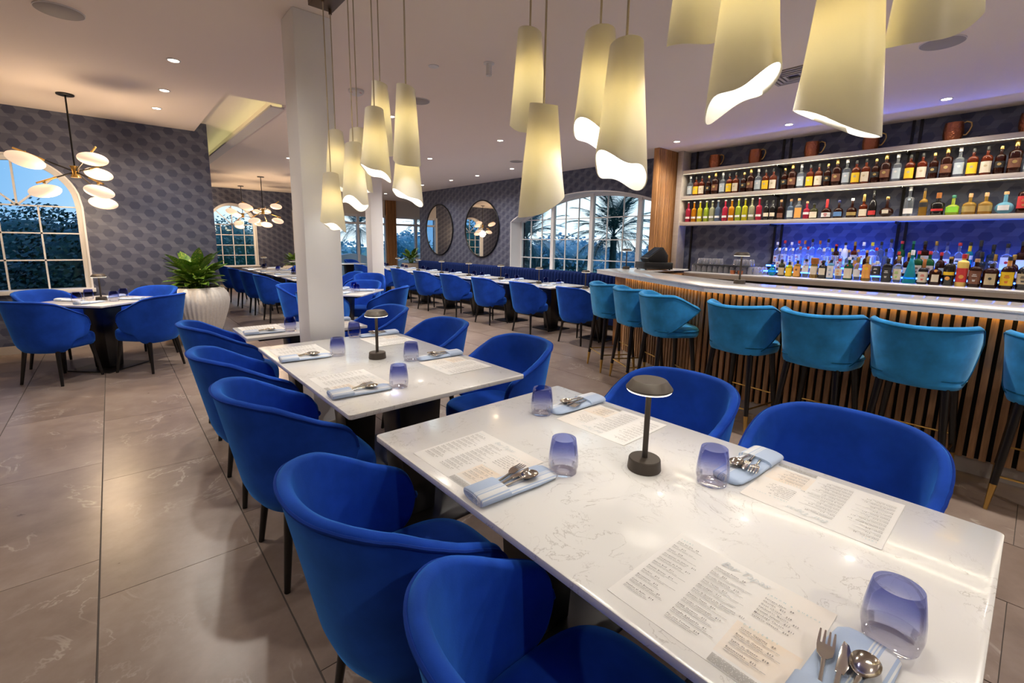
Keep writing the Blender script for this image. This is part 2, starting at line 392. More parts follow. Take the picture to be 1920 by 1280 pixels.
def arched_window(name, axis, const, flip, ua, ub, sill, fn, dg, cols, rows, bw, mull=(), mw_=0, spoke=None, fan_from=None, casing=0):
    P = (lambda u, d, z: (u, const+d*flip, z)) if axis == 'x' else (lambda u, d, z: (const+d*flip, u, z))
    w = sempty(name); c0 = (ua+ub)/2
    path = [(ua, sill)]; n = 48
    path += [(ua+(ub-ua)*i/n, fn(ua+(ub-ua)*i/n)) for i in range(n+1)]; path += [(ub, sill)]
    norms = []
    for i, p in enumerate(path):
        a = path[max(i-1,0)]; b_ = path[min(i+1,len(path)-1)]; d = Vector((b_[0]-a[0], b_[1]-a[1])).normalized(); norms.append((-d.y, d.x))
    norms[0] = (-1, 0); norms[-1] = (1, 0)
    m = MB(); profile_path(m, P, path, norms, .02, -.004, dg+.05); m.build('reveal', M['trim'], w, smooth=25)
    m = MB(); profile_path(m, P, path, norms, -.055, dg-.03, dg+.03); m.build('window_frame', M['trim'], w, smooth=25)
    if casing:
        m = MB(); profile_path(m, P, path, norms, casing, -.022, .0); m.build('casing', M['trim'], w, smooth=25)
    a, b_, c, d = P(ua-.04, -.05, sill-.05), P(ub+.04, dg+.05, sill), None, None
    MB().box(min(a[0],b_[0]),max(a[0],b_[0]),min(a[1],b_[1]),max(a[1],b_[1]),sill-.05,sill).build('window_sill', M['trim'], w, bevel=.005)
    def bar(u0, z0, u1, z1, wd, nm):
        d = Vector((u1-u0, z1-z0)).normalized(); nx, nz_ = -d.y*wd/2, d.x*wd/2; mb = MB()
        mb.add([P(u0+nx,dg-.014,z0+nz_),P(u1+nx,dg-.014,z1+nz_),P(u1-nx,dg-.014,z1-nz_),P(u0-nx,dg-.014,z0-nz_),
                P(u0+nx,dg+.014,z0+nz_),P(u1+nx,dg+.014,z1+nz_),P(u1-nx,dg+.014,z1-nz_),P(u0-nx,dg+.014,z0-nz_)],
               [(0,1,2,3),(4,5,6,7),(0,1,5,4),(1,2,6,5),(2,3,7,6),(3,0,4,7)])
        mb.build(nm, M['trim'], w, smooth=None)
    us = sorted(cols)
    for u in us[1:-1]:
        top = fn(u) if fan_from is None else min(fn(u), fan_from)
        if any(abs(u-q) < 1e-6 for q in mull):
            a, b_ = P(u-mw_/2, dg-.05, sill), P(u+mw_/2, dg+.03, top)
            MB().box(min(a[0],b_[0]),max(a[0],b_[0]),min(a[1],b_[1]),max(a[1],b_[1]),sill,top).build('mullion', M['trim'], w, smooth=None)
        else: bar(u, sill, u, top, bw, 'glazing_bar')
    for z in rows[1:]:
        uu = [ua+(ub-ua)*i/200 for i in range(201) if fn(ua+(ub-ua)*i/200) > z+.01]
        if len(uu) > 2: bar(uu[0], z, uu[-1], z, bw, 'glazing_bar')
    zr = list(rows)+[9] if fan_from is None else [z for z in rows if z < fan_from-1e-6]+[fan_from]
    def pane(poly):
        mb = MB(); k = len(poly); mb.add([P(u,dg-.003,z) for u, z in poly]+[P(u,dg+.003,z) for u, z in poly],
            [tuple(range(k)), tuple(range(2*k-1,k-1,-1))]+[(i,(i+1)%k,k+(i+1)%k,k+i) for i in range(k)])
        mb.build('pane', M['pane'], w, smooth=None)
    for i in range(len(us)-1):
        for k in range(len(zr)-1):
            a, b_ = us[i], us[i+1]; za, zb = zr[k], zr[k+1]
            tops = [(a+(b_-a)*j/6, min(zb, fn(min(max(a+(b_-a)*j/6,ua),ub)))) for j in range(7)]
            tops = [(u, z) for u, z in tops if z > za+.005]
            if len(tops) < 2: continue
            pane([(tops[0][0], za), (tops[-1][0], za)]+tops[::-1] if zb > 8 or any(abs(z-zb) > 1e-6 for _, z in tops) else [(a,za),(b_,za),(b_,zb),(a,zb)])
    if fan_from is not None:
        r_ = (ub-ua)/2; angs = [180, 135, 90, 45, 0]
        for a in angs[1:-1]: bar(c0, fan_from, c0+r_*math.cos(R(a)), fan_from+r_*math.sin(R(a)), bw*1.2, 'glazing_bar')
        for a, b_ in zip(angs, angs[1:]):
            pane([(c0, fan_from)]+[(c0+r_*math.cos(R(a+(b_-a)*j/10)), fan_from+r_*math.sin(R(a+(b_-a)*j/10))) for j in range(11)][::-1])
    return w

# --- arches
def seg_arch(c, top, rad): return lambda u: top-rad+math.sqrt(max(rad*rad-(u-c)**2, 0))
def half_arch(c, r_, spring): return lambda u: spring+math.sqrt(max(r_*r_-(u-c)**2, 0))
A1 = seg_arch(6.06, 2.45, 4.95)
A2 = half_arch(-.81, .575, 1.80)
A3 = half_arch(2.80, .60, 1.86)
wall_sheet('wall_right', 'y', XW, 4.13, 12.50, 0, 3.1, .45, M['wp_y'], [(4.15, 8.27, .85, A1)])
wall_sheet('wall_bar', 'y', XW, -3.5, 4.13, 0, 3.1, .45, M['wp_y'])
wall_sheet('wall_left', 'x', YL, -4.0, 1.20, 0, 3.1, .25, M['wp_x'], [(-1.385, -.235, .775, A2)])
wall_sheet('wall_side', 'y', 1.20, YL+.25, YB, 0, 3.1, .25, M['wp_y'], (), -1)
wall_sheet('wall_back', 'x', YB, .95, 4.50, 0, 3.1, .25, M['wp_x'], [(2.20, 3.40, .66, A3)])
wall_sheet('wall_header', 'x', YB, 4.50, 10.85, 2.36, 3.1, .25, M['paint'])
wall_sheet('wall_far_right', 'y', 10.6, 12.75, YB, 0, 3.1, .25, M['paint'])
wall_sheet('wall_return', 'x', 12.50, XW+.45, 10.85, 0, 3.1, .25, M['paint'])
wall_sheet('wall_rear', 'x', -3.5, -4.0, XW, 0, 3.1, .2, M['paint'], (), -1)
wall_sheet('wall_entrance', 'y', -4.0, -3.5, YL, 0, 3.1, .2, M['paint'], (), -1)
cols = []
for a, b_ in ((8.27,7.2),(7.2,6.11),(6.11,4.98),(4.98,4.15)):
    k = 3 if a-b_ > .9 else 2
    cols += [b_+(a-b_)*i/k for i in range(k)]
cols += [8.27]
arched_window('window_1', 'y', XW, 1, 4.15, 8.27, .85, A1, .32, cols, [.85, 1.12, 1.535, 1.97], .018, (7.2, 6.11, 4.98), .085)
arched_window('window_2', 'x', YL, 1, -1.385, -.235, .775, A2, .10, [-1.385, -.98, -.632, -.235], [.775, 1.136, 1.47, 1.80], .017, fan_from=1.80, casing=.0)
arched_window('window_3', 'x', YB, 1, 2.20, 3.40, .66, A3, .14, [2.20, 2.5, 2.8, 3.1, 3.40], [.66, .96, 1.26, 1.56, 1.86], .022, fan_from=1.86)
# floor-to-head glazing at the far end
g = sempty('window_4')
for (a, b_, tops) in ((4.5, 7.65, 2.36), (8.0, 10.6, 2.36)):
    MB().box(a, b_, YB, YB+.08, 2.28, 2.36).build('window_head', M['trim'], g, smooth=None)
    MB().box(a, b_, YB, YB+.08, 0, .05).build('window_rail', M['trim'], g, smooth=None)
    MB().box(a, b_, YB, YB+.08, 2.02, 2.09).build('transom', M['trim'], g, smooth=None)
    n = 3; us = [a+(b_-a)*i/n for i in range(n+1)]
    for u in us: MB().box(u-.04, u+.04, YB-.02, YB+.09, 0, 2.36).build('mullion', M['trim'], g, smooth=None)
    for u, v in zip(us, us[1:]):
        MB().box(u+.04, v-.04, YB+.035, YB+.041, .05, 2.02).build('pane', M['pane'], g, smooth=None)
        MB().box(u+.04, v-.04, YB+.035, YB+.041, 2.09, 2.28).build('pane', M['pane'], g, smooth=None)
fin = thing('slatted_wood_panel', 'tall narrow slatted oak panel between the far end windows', 'wood panel', (7.825, YB, 0))
MB().box(-.2, .2, -.03, .0, 0, ZC).build('backing_board', M['felt'], fin, smooth=None)
for i in range(9):
    MB().box(-.19+i*.044, -.19+i*.044+.032, -.09, -.03, 0, ZC).build('slat', M['fin'], fin, smooth=None)

# --- ceiling
m = MB()
m.box(-4, 10.85, -3.5, 5.68, ZC, ZC+.04).box(1.62, 10.85, 5.72, YB, ZC, ZC+.04).box(-4, 1.01, 5.72, YL, ZC+.03, ZC+.07)
m.box(1.01, 1.05, 5.72, YB, ZC+.03, ZC+.15).box(1.01, 1.62, 5.72, YB, ZC+.15, ZC+.19).box(1.05, 1.58, 5.68, 5.72, ZC, ZC+.15).box(1.58, 1.62, 5.72, YB, ZC-.02, ZC+.15).box(-4, 1.05, 5.68, 5.72, ZC, ZC+.06).box(1.58, 10.85, 5.68, 5.72, ZC, ZC+.04)
ceil = struct(m.build('ceiling', M['ceil'], smooth=None))
struct(MB().box(1.46, 1.60, 5.72, YB, ZC-.045, ZC-.03).box(1.46, 1.472, 5.72, YB, ZC-.03, ZC-.021).build('trim_1', M['paint'], smooth=None))
led = MB().box(1.51, 1.53, 5.75, YB-.1, ZC-.029, ZC-.023).build('cove_light_strip', M['ledgreen'], smooth=None); tag(led, 'greenish glowing light strip hidden in the ceiling cove by the column', 'light strip')

# --- floor: large stone tiles
floor = struct(MB().box(-4, 10.85, -3.5, YB+.1, -.05, -.003).build('floor', M['grout'], smooth=None))
TW, TL = .567, 1.19
tile_me = MB().box(-TW/2+.0032, TW/2-.0032, -TL/2+.0015, TL/2-.0015, -.012, 0).mesh('floor_tile', M['tile'], smooth=None)
vis, rest = [], []
f2 = Vector((math.sin(YAW), math.cos(YAW))); r2 = Vector((math.cos(YAW), -math.sin(YAW)))
for ci in range(-7, 20):
    x0 = -.168+TW*ci+TW/2; off = 2.295 if ci % 2 == 0 else 2.60
    for ri in range(-6, 13):
        y0 = off+TL*ri+TL/2
        if x0+TW/2 > 10.85 or x0-TW/2 < -4 or y0+TL/2 > YB+.4 or y0-TL/2 < -3.5: continue
        if (x0 < 1.2-TW/2 and y0 > YL+.5) or (x0 > XW+TW/2 and y0 < 12.5-TL/2): continue
        p = Vector((x0, y0)); dpt = p.dot(f2); lat = p.dot(r2)
        (vis if dpt > .2 and abs(lat) < dpt*1.14+.6 else rest).append((p.length, x0, y0))
vis.sort(); rest += vis[300:]; vis = vis[:300]
for _, x0, y0 in vis: link('floor_tile', tile_me, floor, (x0, y0, 0))
m = MB()
for _, x0, y0 in rest: m.box(x0-TW/2+.002, x0+TW/2-.002, y0-TL/2+.0015, y0+TL/2-.0015, -.012, 0)
tag(m.build('floor_tile_field', M['tile'], floor, smooth=None), kind='stuff')
# --- baseboards
struct(MB().box(-4, 1.2, YL-.012, YL, 0, .10).build('baseboard_left', M['base'], smooth=None))
struct(MB().box(1.2, 4.5, YB-.012, YB, 0, .10).build('baseboard_back', M['base'], smooth=None))
# --- columns
for nm, x0, y0, lab in (('column', 1.015, 3.34, 'square white column between the second and third tables'), ('column', 3.9, 8.70, 'farther square white column near the middle of the dining room')):
    t = thing(nm, lab, 'column', (x0+.125, y0+.125, 0)); struct(t)
    MB().box(-.125, .125, -.125, .125, 0, ZC).build('shaft', M['column'], t, bevel=.006)
    MB().box(-.137, .137, -.137, .137, 0, .10).build('plinth', M['base'], t, bevel=.003)
# ================================================================ chairs
def interp(pts, t):
    for (a, va), (b_, vb) in zip(pts, pts[1:]):
        if t <= b_:
            i = pts.index((a, va)); k = (t-a)/(b_-a) if b_ > a else 0; h = b_-a
            def sl(j):
                if j <= 0: return 0 if pts[0][0] == 0 else (pts[1][1]-pts[0][1])/(pts[1][0]-pts[0][0])
                if j >= len(pts)-1: return (pts[-1][1]-pts[-2][1])/(pts[-1][0]-pts[-2][0])
                d0 = (pts[j][1]-pts[j-1][1])/(pts[j][0]-pts[j-1][0]); d1 = (pts[j+1][1]-pts[j][1])/(pts[j+1][0]-pts[j][0])
                return 0 if d0*d1 <= 0 else 2*d0*d1/(d0+d1)
            m0, m1 = sl(i)*h, sl(i+1)*h
            return va*(2*k**3-3*k*k+1)+m0*(k**3-2*k*k+k)+vb*(3*k*k-2*k**3)+m1*(k**3-k*k)
    return pts[-1][1]
def plan_curve(a, b_, n, y0, arm, toe):
    """half outline of a barrel back, from the middle of the back to the end of the arm, as (x, y) by arc length"""
    pts = []
    for i in range(61):
        ph = math.pi/2*i/60; pts.append((a*math.sin(ph)**(2/n), y0-b_*max(math.cos(ph), 0)**(2/n)))
    for i in range(1, 13): pts.append((a-toe*i/12, y0+arm*i/12))
    L = [0]
    for p, q in zip(pts, pts[1:]): L.append(L[-1]+math.hypot(q[0]-p[0], q[1]-p[1]))
    S = L[-1]
    def at(s):
        sg = 1 if s >= 0 else -1; s = min(abs(s), 1)*S
        i = 0
        while i < len(L)-2 and L[i+1] < s: i += 1
        k = (s-L[i])/(L[i+1]-L[i]); x = pts[i][0]+(pts[i+1][0]-pts[i][0])*k; y = pts[i][1]+(pts[i+1][1]-pts[i][1])*k
        dx, dy = pts[i+1][0]-pts[i][0], pts[i+1][1]-pts[i][1]; l = math.hypot(dx, dy); nx, ny = dy/l, -dx/l
        return sg*x, y, sg*nx, ny
    return at
def shell(grid, surf, th):
    """padded shell: grid[i][j] = (s, z); surf(s, z, off) -> point; rounded rim"""
    nu, nv = len(grid), len(grid[0]); mb = MB(); out = [[surf(*grid[i][j], 0) for j in range(nv)] for i in range(nu)]; inn = [[surf(*grid[i][j], th) for j in range(nv)] for i in range(nu)]
    vs = [p for r in out for p in r]+[p for r in inn for p in r]; o2 = nu*nv; fs = []
    for i in range(nu-1):
        for j in range(nv-1):
            fs.append((i*nv+j, (i+1)*nv+j, (i+1)*nv+j+1, i*nv+j+1)); fs.append((o2+i*nv+j, o2+i*nv+j+1, o2+(i+1)*nv+j+1, o2+(i+1)*nv+j))
    loop = [(i, 0) for i in range(nu)]+[(nu-1, j) for j in range(1, nv)]+[(i, nv-1) for i in range(nu-2, -1, -1)]+[(0, j) for j in range(nv-2, 0, -1)]
    ring = []
    for (i, j) in loop:
        ii = 1 if i == 0 else (nu-2 if i == nu-1 else i); jj = 1 if j == 0 else (nv-2 if j == nv-1 else j)
        p, q = Vector(out[i][j]), Vector(inn[i][j]); d = (p-Vector(out[ii][jj])); d = d.normalized() if d.length > 1e-5 else Vector((0,0,0))
        c = (p+q)/2; base = len(vs)
        for k in (-.5, 0, .5):
            w = .5*math.cos(k*math.pi*.66); vs.append(tuple(c+(q-p)*k*.86+d*th*w))
        ring.append((i*nv+j, base, base+1, base+2, o2+i*nv+j))
    k = len(ring)
    for a in range(k):
        A, B = ring[a], ring[(a+1) % k]
        for q in range(4): fs.append((A[q], A[q+1], B[q+1], B[q]))
    mb.add(vs, fs); rim = [Vector(vs[r_[1]]) for r_ in ring]
    return mb, loop, rim
def superring(hw, y0, y1, z, n=3.2, k=40, nar=1.0):
    c = (y0+y1)/2; hd = (y1-y0)/2; r_ = []
    for i in range(k):
        a = 2*math.pi*i/k; ca, sa = math.cos(a), math.sin(a)
        x = hw*math.copysign(abs(ca)**(2/n), ca); y = c+hd*math.copysign(abs(sa)**(2/n), sa); x *= 1-(1-nar)*((y-y0)/(y1-y0)); r_.append((x, y, z))
    return r_
def make_chair():
    t = thing('dining_armchair', 'x', 'chair')
    at = plan_curve(.264, .262, 2.35, -.015, .112, .006)
    TOP = [(0,.825),(.24,.822),(.42,.80),(.58,.75),(.72,.705),(.84,.675),(.91,.655),(.955,.632),(.985,.602),(1,.565)]
    BOT = [(0,.335),(.54,.335),(.60,.36),(.65,.415),(.72,.445),(.82,.455),(.90,.468),(.955,.492),(.985,.525),(1,.555)]
    def surf(s, z, off):
        x, y, nx, ny = at(s); k = max(-ny, 0); h = z-.335
        fl = h*(.035+.165*k)-.03*max(0, 1-h/.09)**2*(1 if abs(s) < .62 else 0)
        o = fl-off; return (x+nx*o, y+ny*o, z)
    us = [math.copysign(1-(1-abs(-1+2*i/96))**1.45, -1+2*i/96) for i in range(97)]; grid = [[(u, interp(BOT, abs(u))+(interp(TOP, abs(u))-interp(BOT, abs(u)))*j/11) for j in range(12)] for u in us]
    mb, loop, rim = shell(grid, surf, .035); mb.build('backrest_shell', M['blue'], t, smooth=60)
    path = [surf(u, interp(TOP, abs(u))+.004, -.001) for u in us]; MB().tube(path, .0052, 6).build('piping', M['bluep'], t)
    prof = [(.80,.345),(.93,.35),(.985,.37),(1,.40),(1,.43),(.985,.452),(.94,.466),(.80,.473),(.45,.476)]
    MB().loft([superring(.248*k, -.225*k+.02*(1-k), .02+.222*k, z, 3.4, 44, .95) for k, z in prof]).build('seat', M['blue'], t, smooth=60)
    for sx in (-1, 1):
        for ty, by in ((.165, .205), (-.165, -.205)): MB().cone((sx*.17, ty, .36), (sx*.215, by, 0), .0205, .0125, 14).build('leg', M['legs'], t)
    return t
CH = Proto(make_chair)
def chair(x, y, deg, label, group):   # deg: facing direction measured from +Y, clockwise
    return CH.put((x, y, 0), -R(deg), label, group)
g = 'blue armchairs along the front tables'
xl, xr = .622, 1.675
chair(xl+.035, .455, 90, 'royal blue velvet armchair nearest the camera, cut off by the bottom edge', g)
chair(xl, 1.085, 90, 'royal blue velvet armchair left of the nearest table, second from the bottom edge', g)
chair(xl, 2.07, 90, 'royal blue velvet armchair at the near left corner of the second table', g)
chair(xl, 2.86, 90, 'royal blue velvet armchair at the far left corner of the second table', g)
chair(xl+.05, 3.92, 90, 'royal blue velvet armchair left of the short third table behind the near column', g)
chair(xr, .375, -90, 'royal blue velvet armchair right of the nearest table, in front of the bar', g)
chair(xr+.02, 1.02, -90, 'royal blue velvet armchair behind the lamp at the nearest table', g)
chair(xr, 2.10, -90, 'royal blue velvet armchair at the near right corner of the second table', g)
chair(xr, 2.98, -90, 'royal blue velvet armchair at the far right corner of the second table', g)
chair(xr, 3.92, -90, 'royal blue velvet armchair right of the short third table, behind the second lamp', g)
g = 'blue armchairs around the corner table by the left window'
LT = (-.13, 6.70)
for dx, dy, lab in ((-1,-1,'front left'), (1,-1,'front right'), (-1,1,'back left, under the window'), (1,1,'back right, beside the ribbed planter')):
    chair(LT[0]+dx*.355, LT[1]+dy*.355, math.degrees(math.atan2(-dx, -dy)), 'royal blue velvet armchair at the window corner table, '+lab, g)
g = 'blue armchairs facing the banquette'
BY = [4.37+1.045*k for k in range(8)]
ords = ['first', 'second', 'third', 'fourth', 'fifth', 'sixth', 'seventh', 'eighth']
for k, y in enumerate(BY): chair(5.14, y, 90, f'blue armchair facing the banquette, {ords[k]} from the bar end', g)
g = 'blue armchairs at the table behind the near column'
T4 = (2.36, 6.22)
for dx, dy, lab in ((-1,-1,'hidden behind the near column'), (1,-1,'right of the table'), (-1,1,'far left of the table'), (1,1,'far side')):
    chair(T4[0]+dx*.37, T4[1]+dy*.37, math.degrees(math.atan2(-dx, -dy)), 'blue armchair at the diagonal table past the column, '+lab, g)
g = 'blue armchairs in the back dining room'
FY = [8.85, 9.95, 11.1, 12.3]
for k, y in enumerate(FY):
    chair(2.18, y, 90, f'blue armchair left of the back room table row, {ords[k]} from the near column', g)
    chair(3.36, y, -90, f'blue armchair right of the back room table row, {ords[k]} from the near column', g)
chair(6.05, 14.75, 150, 'blue armchair standing alone before the far end window', g)
chair(3.55, 8.05, 200, 'blue armchair just left of the farther white column, half hidden', g)

# ---------------------------------------------------------------- bar stools
def make_stool():
    t = thing('bar_stool', 'x', 'bar stool'); at = plan_curve(.226, .215, 2.6, .0, .17, .0)
    def smax(z): return min(1, .42+.58*max(0, min(1, (z-.64)/.24))**.85)
    def zt(u): return .972+.016*math.sin(abs(u)*math.pi*1.05)**2-.10*max(0, abs(u)-.52)**1.2/.41
    grid = []
    for i in range(49):
        u = -1+2*i/48; row = []
        for j in range(13):
            z = .625+(zt(u)-.625)*j/12; row.append((u*smax(z), z))
        grid.append(row)
    def surf(s, z, off):
        x, y, nx, ny = at(s); o = (z-.62)*(.10+.06*max(-ny, 0))-.02*max(0, 1-(z-.625)/.06)**2-off; return (x+nx*o, y+ny*o, z)
    mb, loop, rim = shell(grid, surf, .042); mb.build('backrest', M['teal'], t, smooth=60)
    path = [surf(*grid[i][12], -.001) for i in range(49)]
    path = [surf(*grid[0][j], -.001) for j in range(12)]+path+[surf(*grid[48][j], -.001) for j in range(11, -1, -1)]
    MB().tube(path, .0045, 6).build('piping', M['tealp'], t)
    prof = [(.85,.615),(.96,.62),(1,.645),(1,.675),(.985,.692),(.93,.705),(.6,.712)]
    MB().loft([superring(.222*k, -.205*k, .238*k, z, 3.6, 40, .98) for k, z in prof]).build('seat', M['teal'], t, smooth=60)
    ring = superring(.2235, -.206, .2395, .676, 3.6, 40, .98); MB().tube(ring, .004, 6, True).build('seat_piping', M['tealp'], t)
    feet = []
    for sx in (-1, 1):
        for sy in (-1, 1):
            a = Vector((sx*.155, sy*.15, .63)); b_ = Vector((sx*.205, sy*.205, 0)); k = a.lerp(b_, .76)
            lg = MB().cone(a, k, .0225, .0165, 14).build('leg', M['legs'], t); MB().cone(k, b_, .0168, .0095, 14).build('brass_tip', M['brass'], lg)
            feet.append((sx, sy))
    def lp(sx, sy, z): k = 1-z/.63; return (sx*(.155+.05*k), sy*(.15+.055*k), z)
    m = MB()
    m.tube([lp(-1,-1,.20), lp(1,-1,.20)], .0065).tube([lp(-1,1,.27), lp(1,1,.27)], .0065).tube([lp(-1,-1,.20), lp(-1,1,.20)], .0065).tube([lp(1,-1,.20), lp(1,1,.20)], .0065)
    m.build('footrest', M['brass'], t); return t
ST = Proto(make_stool)
g = 'teal stools along the bar'
for x, y, deg, lab in ((4.35, 3.20, 119.7, 'at the far end of the angled bar front'), (4.13, 2.70, 119.7, 'second from the far end of the bar'), (3.885, 2.22, 124, 'turned sideways at the bend of the bar, seat visible'),
                       (3.785, 1.50, 99, 'first along the straight bar front, next to the bend'), (3.79, .955, 97, 'second along the straight bar front'), (3.795, .43, 92, 'third along the straight bar front, seen squarely from behind'), (3.79, -.17, 90, 'cut off by the right edge of the photo')):
    ST.put((x, y, 0), -R(deg), 'teal velvet bar stool '+lab, g)

# ================================================================ tables
def rounded_rect(hx, hy, r_, n=5):
    p = []
    for cx, cy, a0 in ((hx-r_,hy-r_,0),(-hx+r_,hy-r_,90),(-hx+r_,-hy+r_,180),(hx-r_,-hy+r_,270)):
        for i in range(n+1): a = R(a0+90*i/n); p.append((cx+r_*math.cos(a), cy+r_*math.sin(a)))
    return p
TZ = .75
def make_table(label, cat, lx, ly, peds, plate, name='dining_table', group=None, loc=(0,0,0), rz=0, z=TZ):
    t = thing(name, label, cat, loc, rz, group)
    MB().prism(rounded_rect(lx/2, ly/2, .016), z-.02, z).build('tabletop', M['quartz'], t, bevel=.002, smooth=30)
    MB().box(-lx/2+.10, lx/2-.10, -ly/2+.10, ly/2-.10, z-.05, z-.02).build('support_frame', M['blackmetal'], t, smooth=None)
    for py in peds:
        MB().loft([[(sx*w, py+sy*w2, zz) for sx, sy in ((-1,-1),(1,-1),(1,1),(-1,1))] for w, w2, zz in ((.085,.085,.012),(.125,.105,z-.05))]).build('pedestal', M['legs'], t, bevel=.006)
        MB().prism([(p[0], p[1]+py) for p in rounded_rect(plate/2, plate/2, .012)], 0, .012).build('base_plate', M['legs'], t, bevel=.002)
    return t
g = 'white quartz tables in the front row'
make_table('nearest long white quartz table with four place settings', 'table', .94, 1.50, (-.38, .38), .50, group=g, loc=(1.12, .725, 0))
make_table('second long white quartz table with a lamp, in front of the near column', 'table', .94, 1.50, (-.38, .38), .50, group=g, loc=(1.12, 2.46, 0))
make_table('short white quartz table just behind the near column', 'table', .90, .52, (0,), .42, group=g, loc=(1.12, 3.89, 0), z=.735)
make_table('square white table turned diagonally in the corner by the left window', 'table', .84, .84, (0,), .50, loc=(LT[0], LT[1], 0), rz=R(45))
make_table('square white table turned diagonally past the near column', 'table', .84, .84, (0,), .50, loc=(T4[0], T4[1], 0), rz=R(45))
g = 'small tables along the banquette'
for k, y in enumerate(BY): make_table(f'small white table at the banquette, {ords[k]} from the bar end', 'table', .82, .74, (0,), .46, group=g, loc=(5.62, y, 0))
g = 'tables in the back dining room'
for k, y in enumerate(FY): make_table(f'white table in the back dining room row, {ords[k]} counted from the near column', 'table', .84, .80, (0,), .46, group=g, loc=(2.77, y, 0))
make_table('white table at the far end window', 'table', .8, .8, (0,), .46, loc=(5.55, 14.1, 0))

# ---------------------------------------------------------------- table lamps
def make_lamp():
    t = thing('table_lamp', 'x', 'table lamp')
    MB().lathe([(.049,0),(.0505,.003),(.0475,.034),(.0455,.037),(.006,.038)], 36).build('base', M['lampmetal'], t, smooth=22)
    MB().lathe([(.0085,.036),(.0085,.262)], 16).build('stem', M['lampmetal'], t)
    MB().lathe([(.012,.252),(.060,.252),(.0685,.258),(.0685,.261),(.052,.283),(.049,.285),(.004,.285)], 40).build('shade', M['lampmetal'], t, smooth=22)
    MB().lathe([(.0125,.2518),(.0125,.2510),(.064,.2510),(.0658,.2532),(.062,.2532)], 40, cap0=False, cap1=False).build('light_ring', M['lamplens'], t)
    return t
LP = Proto(make_lamp)
g = 'rechargeable table lamps'
LP.put((1.185, .725, TZ), 0, 'bronze black table lamp on the nearest table', g)
LP.put((1.135, 2.505, TZ), 0, 'bronze black table lamp on the second table', g)
LP.put((LT[0], LT[1], TZ), 0, 'bronze black table lamp on the corner table by the left window', g)
for k in range(7): LP.put((5.60, BY[k]+.30, TZ), 0, f'slim lit table lamp on the banquette table {ords[k]} from the bar end', g)
for k, y in ((1, FY[1]), (3, FY[3])): LP.put((2.77, y, TZ), 0, f'small lit table lamp on the {ords[k]} table of the back dining room', g)
LP.put((5.50, 3.86, 1.10), 0, 'slim table lamp at the far left end of the bar counter, before the arched window', g)
LP.put((4.33, 1.80, 1.10), 0, 'slim table lamp on the bar counter at the bend', g)

# ---------------------------------------------------------------- tumblers
def make_tumbler():
    t = thing('tumbler', 'x', 'glass')
    MB().lathe([(.0445,.022),(.0455,.030),(.0440,.055),(.0400,.085),(.0360,.108),(.0350,.1085),(.0342,.1075),(.0380,.085),(.0420,.055),(.0430,.032),(.0405,.0225)], 36, cap0=False, cap1=False).build('bowl', M['tumbler'], t, smooth=70)
    MB().lathe([(.036,0),(.0405,.002),(.0445,.0215),(.040,.0222),(.022,.0195),(.002,.0185)], 36).build('thick_base', M['tumblerbase'], t, smooth=50)
    return t
TB = Proto(make_tumbler)
def tumbler(x, y, label, group, z=TZ): return TB.put((x, y, z+.0005), 0, label, group)
# ---------------------------------------------------------------- napkins (local +Y = reader's left; +X = away from the seat)
def make_napkin():
    t = thing('napkin', 'x', 'napkin'); n = 28
    def ring(x, w, h, sk=0):
        r_ = []
        for i in range(n):
            a = 2*math.pi*i/n; ca, sa = math.cos(a), math.sin(a); r_.append((x+sk*ca, w*math.copysign(abs(ca)**.75, ca), .0005+h/2+h/2*math.copysign(abs(sa)**.8, sa)))
        return r_
    body = MB(); body.loft([ring(-.138,.046,.026),(ring(-.135,.049,.029)),ring(-.05,.051,.029),ring(-.045,.0515,.0285)], cap0=True, cap1=True); body.build('rolled_pocket', M['napkin'], t, smooth=60)
    b2 = MB(); b2.loft([ring(-.06,.047,.020),ring(.05,.050,.017),ring(.12,.046,.015),ring(.136,.036,.012),ring(.14,.02,.008)]); b2.build('folded_end', M['napkin'], t, smooth=60)
    sp = []
    for i in range(40):
        a = i/39*math.pi*4.2; k = 1-i/46; sp.append((-.1392, .041*k*math.cos(a), .0145+.0105*k*math.sin(a)))
    MB().tube(sp, .0013, 5).build('roll_fold', M['napkin'], t); return t
NP = Proto(make_napkin)
# ---------------------------------------------------------------- cutlery: origin at the pocket mouth, lying toward +X
def make_fork():
    t = thing('fork', 'x', 'fork'); m = MB()
    m.tube([(-.055,0,.002),(-.01,0,.004),(.012,0,.006)], [.0035,.003,.0035], 8)
    m.build('handle', M['steel'], t)
    prof = [(.012,.004),(.022,.011),(.034,.0125),(.042,.0125)]; rings = [[(x,-w,.006+.003*(k>1)),(x,w,.006+.003*(k>1)),(x,w,.008+.003*(k>1)),(x,-w,.008+.003*(k>1))] for k, (x, w) in enumerate(prof)]
    MB().loft(rings).build('fork_root', M['steel'], t, smooth=50)
    for k in range(4):
        y = -.0105+k*.007; MB().loft([[(x,y-w,z),(x,y+w,z),(x,y+w,z+.002),(x,y-w,z+.002)] for x, w, z in ((.041,.0022,.009),(.06,.002,.007),(.078,.0012,.0075))]).build('tine', M['steel'], t, smooth=50)
    return t
def make_spoon():
    t = thing('spoon', 'x', 'spoon'); MB().tube([(-.055,0,.003),(-.005,0,.006),(.014,0,.006)], [.0035,.003,.004], 8).build('handle', M['steel'], t)
    rings = []; n = 28
    for k, z in ((1,.010),(.97,.0112),(.86,.007),(.6,.0025),(.25,.0008)): rings.append([(.043+.031*k*math.cos(2*math.pi*i/n), .0205*k*math.sin(2*math.pi*i/n)*(1+.12*math.cos(2*math.pi*i/n)), z) for i in range(n)])
    MB().loft(rings, cap0=False).build('bowl', M['steel'], t, smooth=70); return t
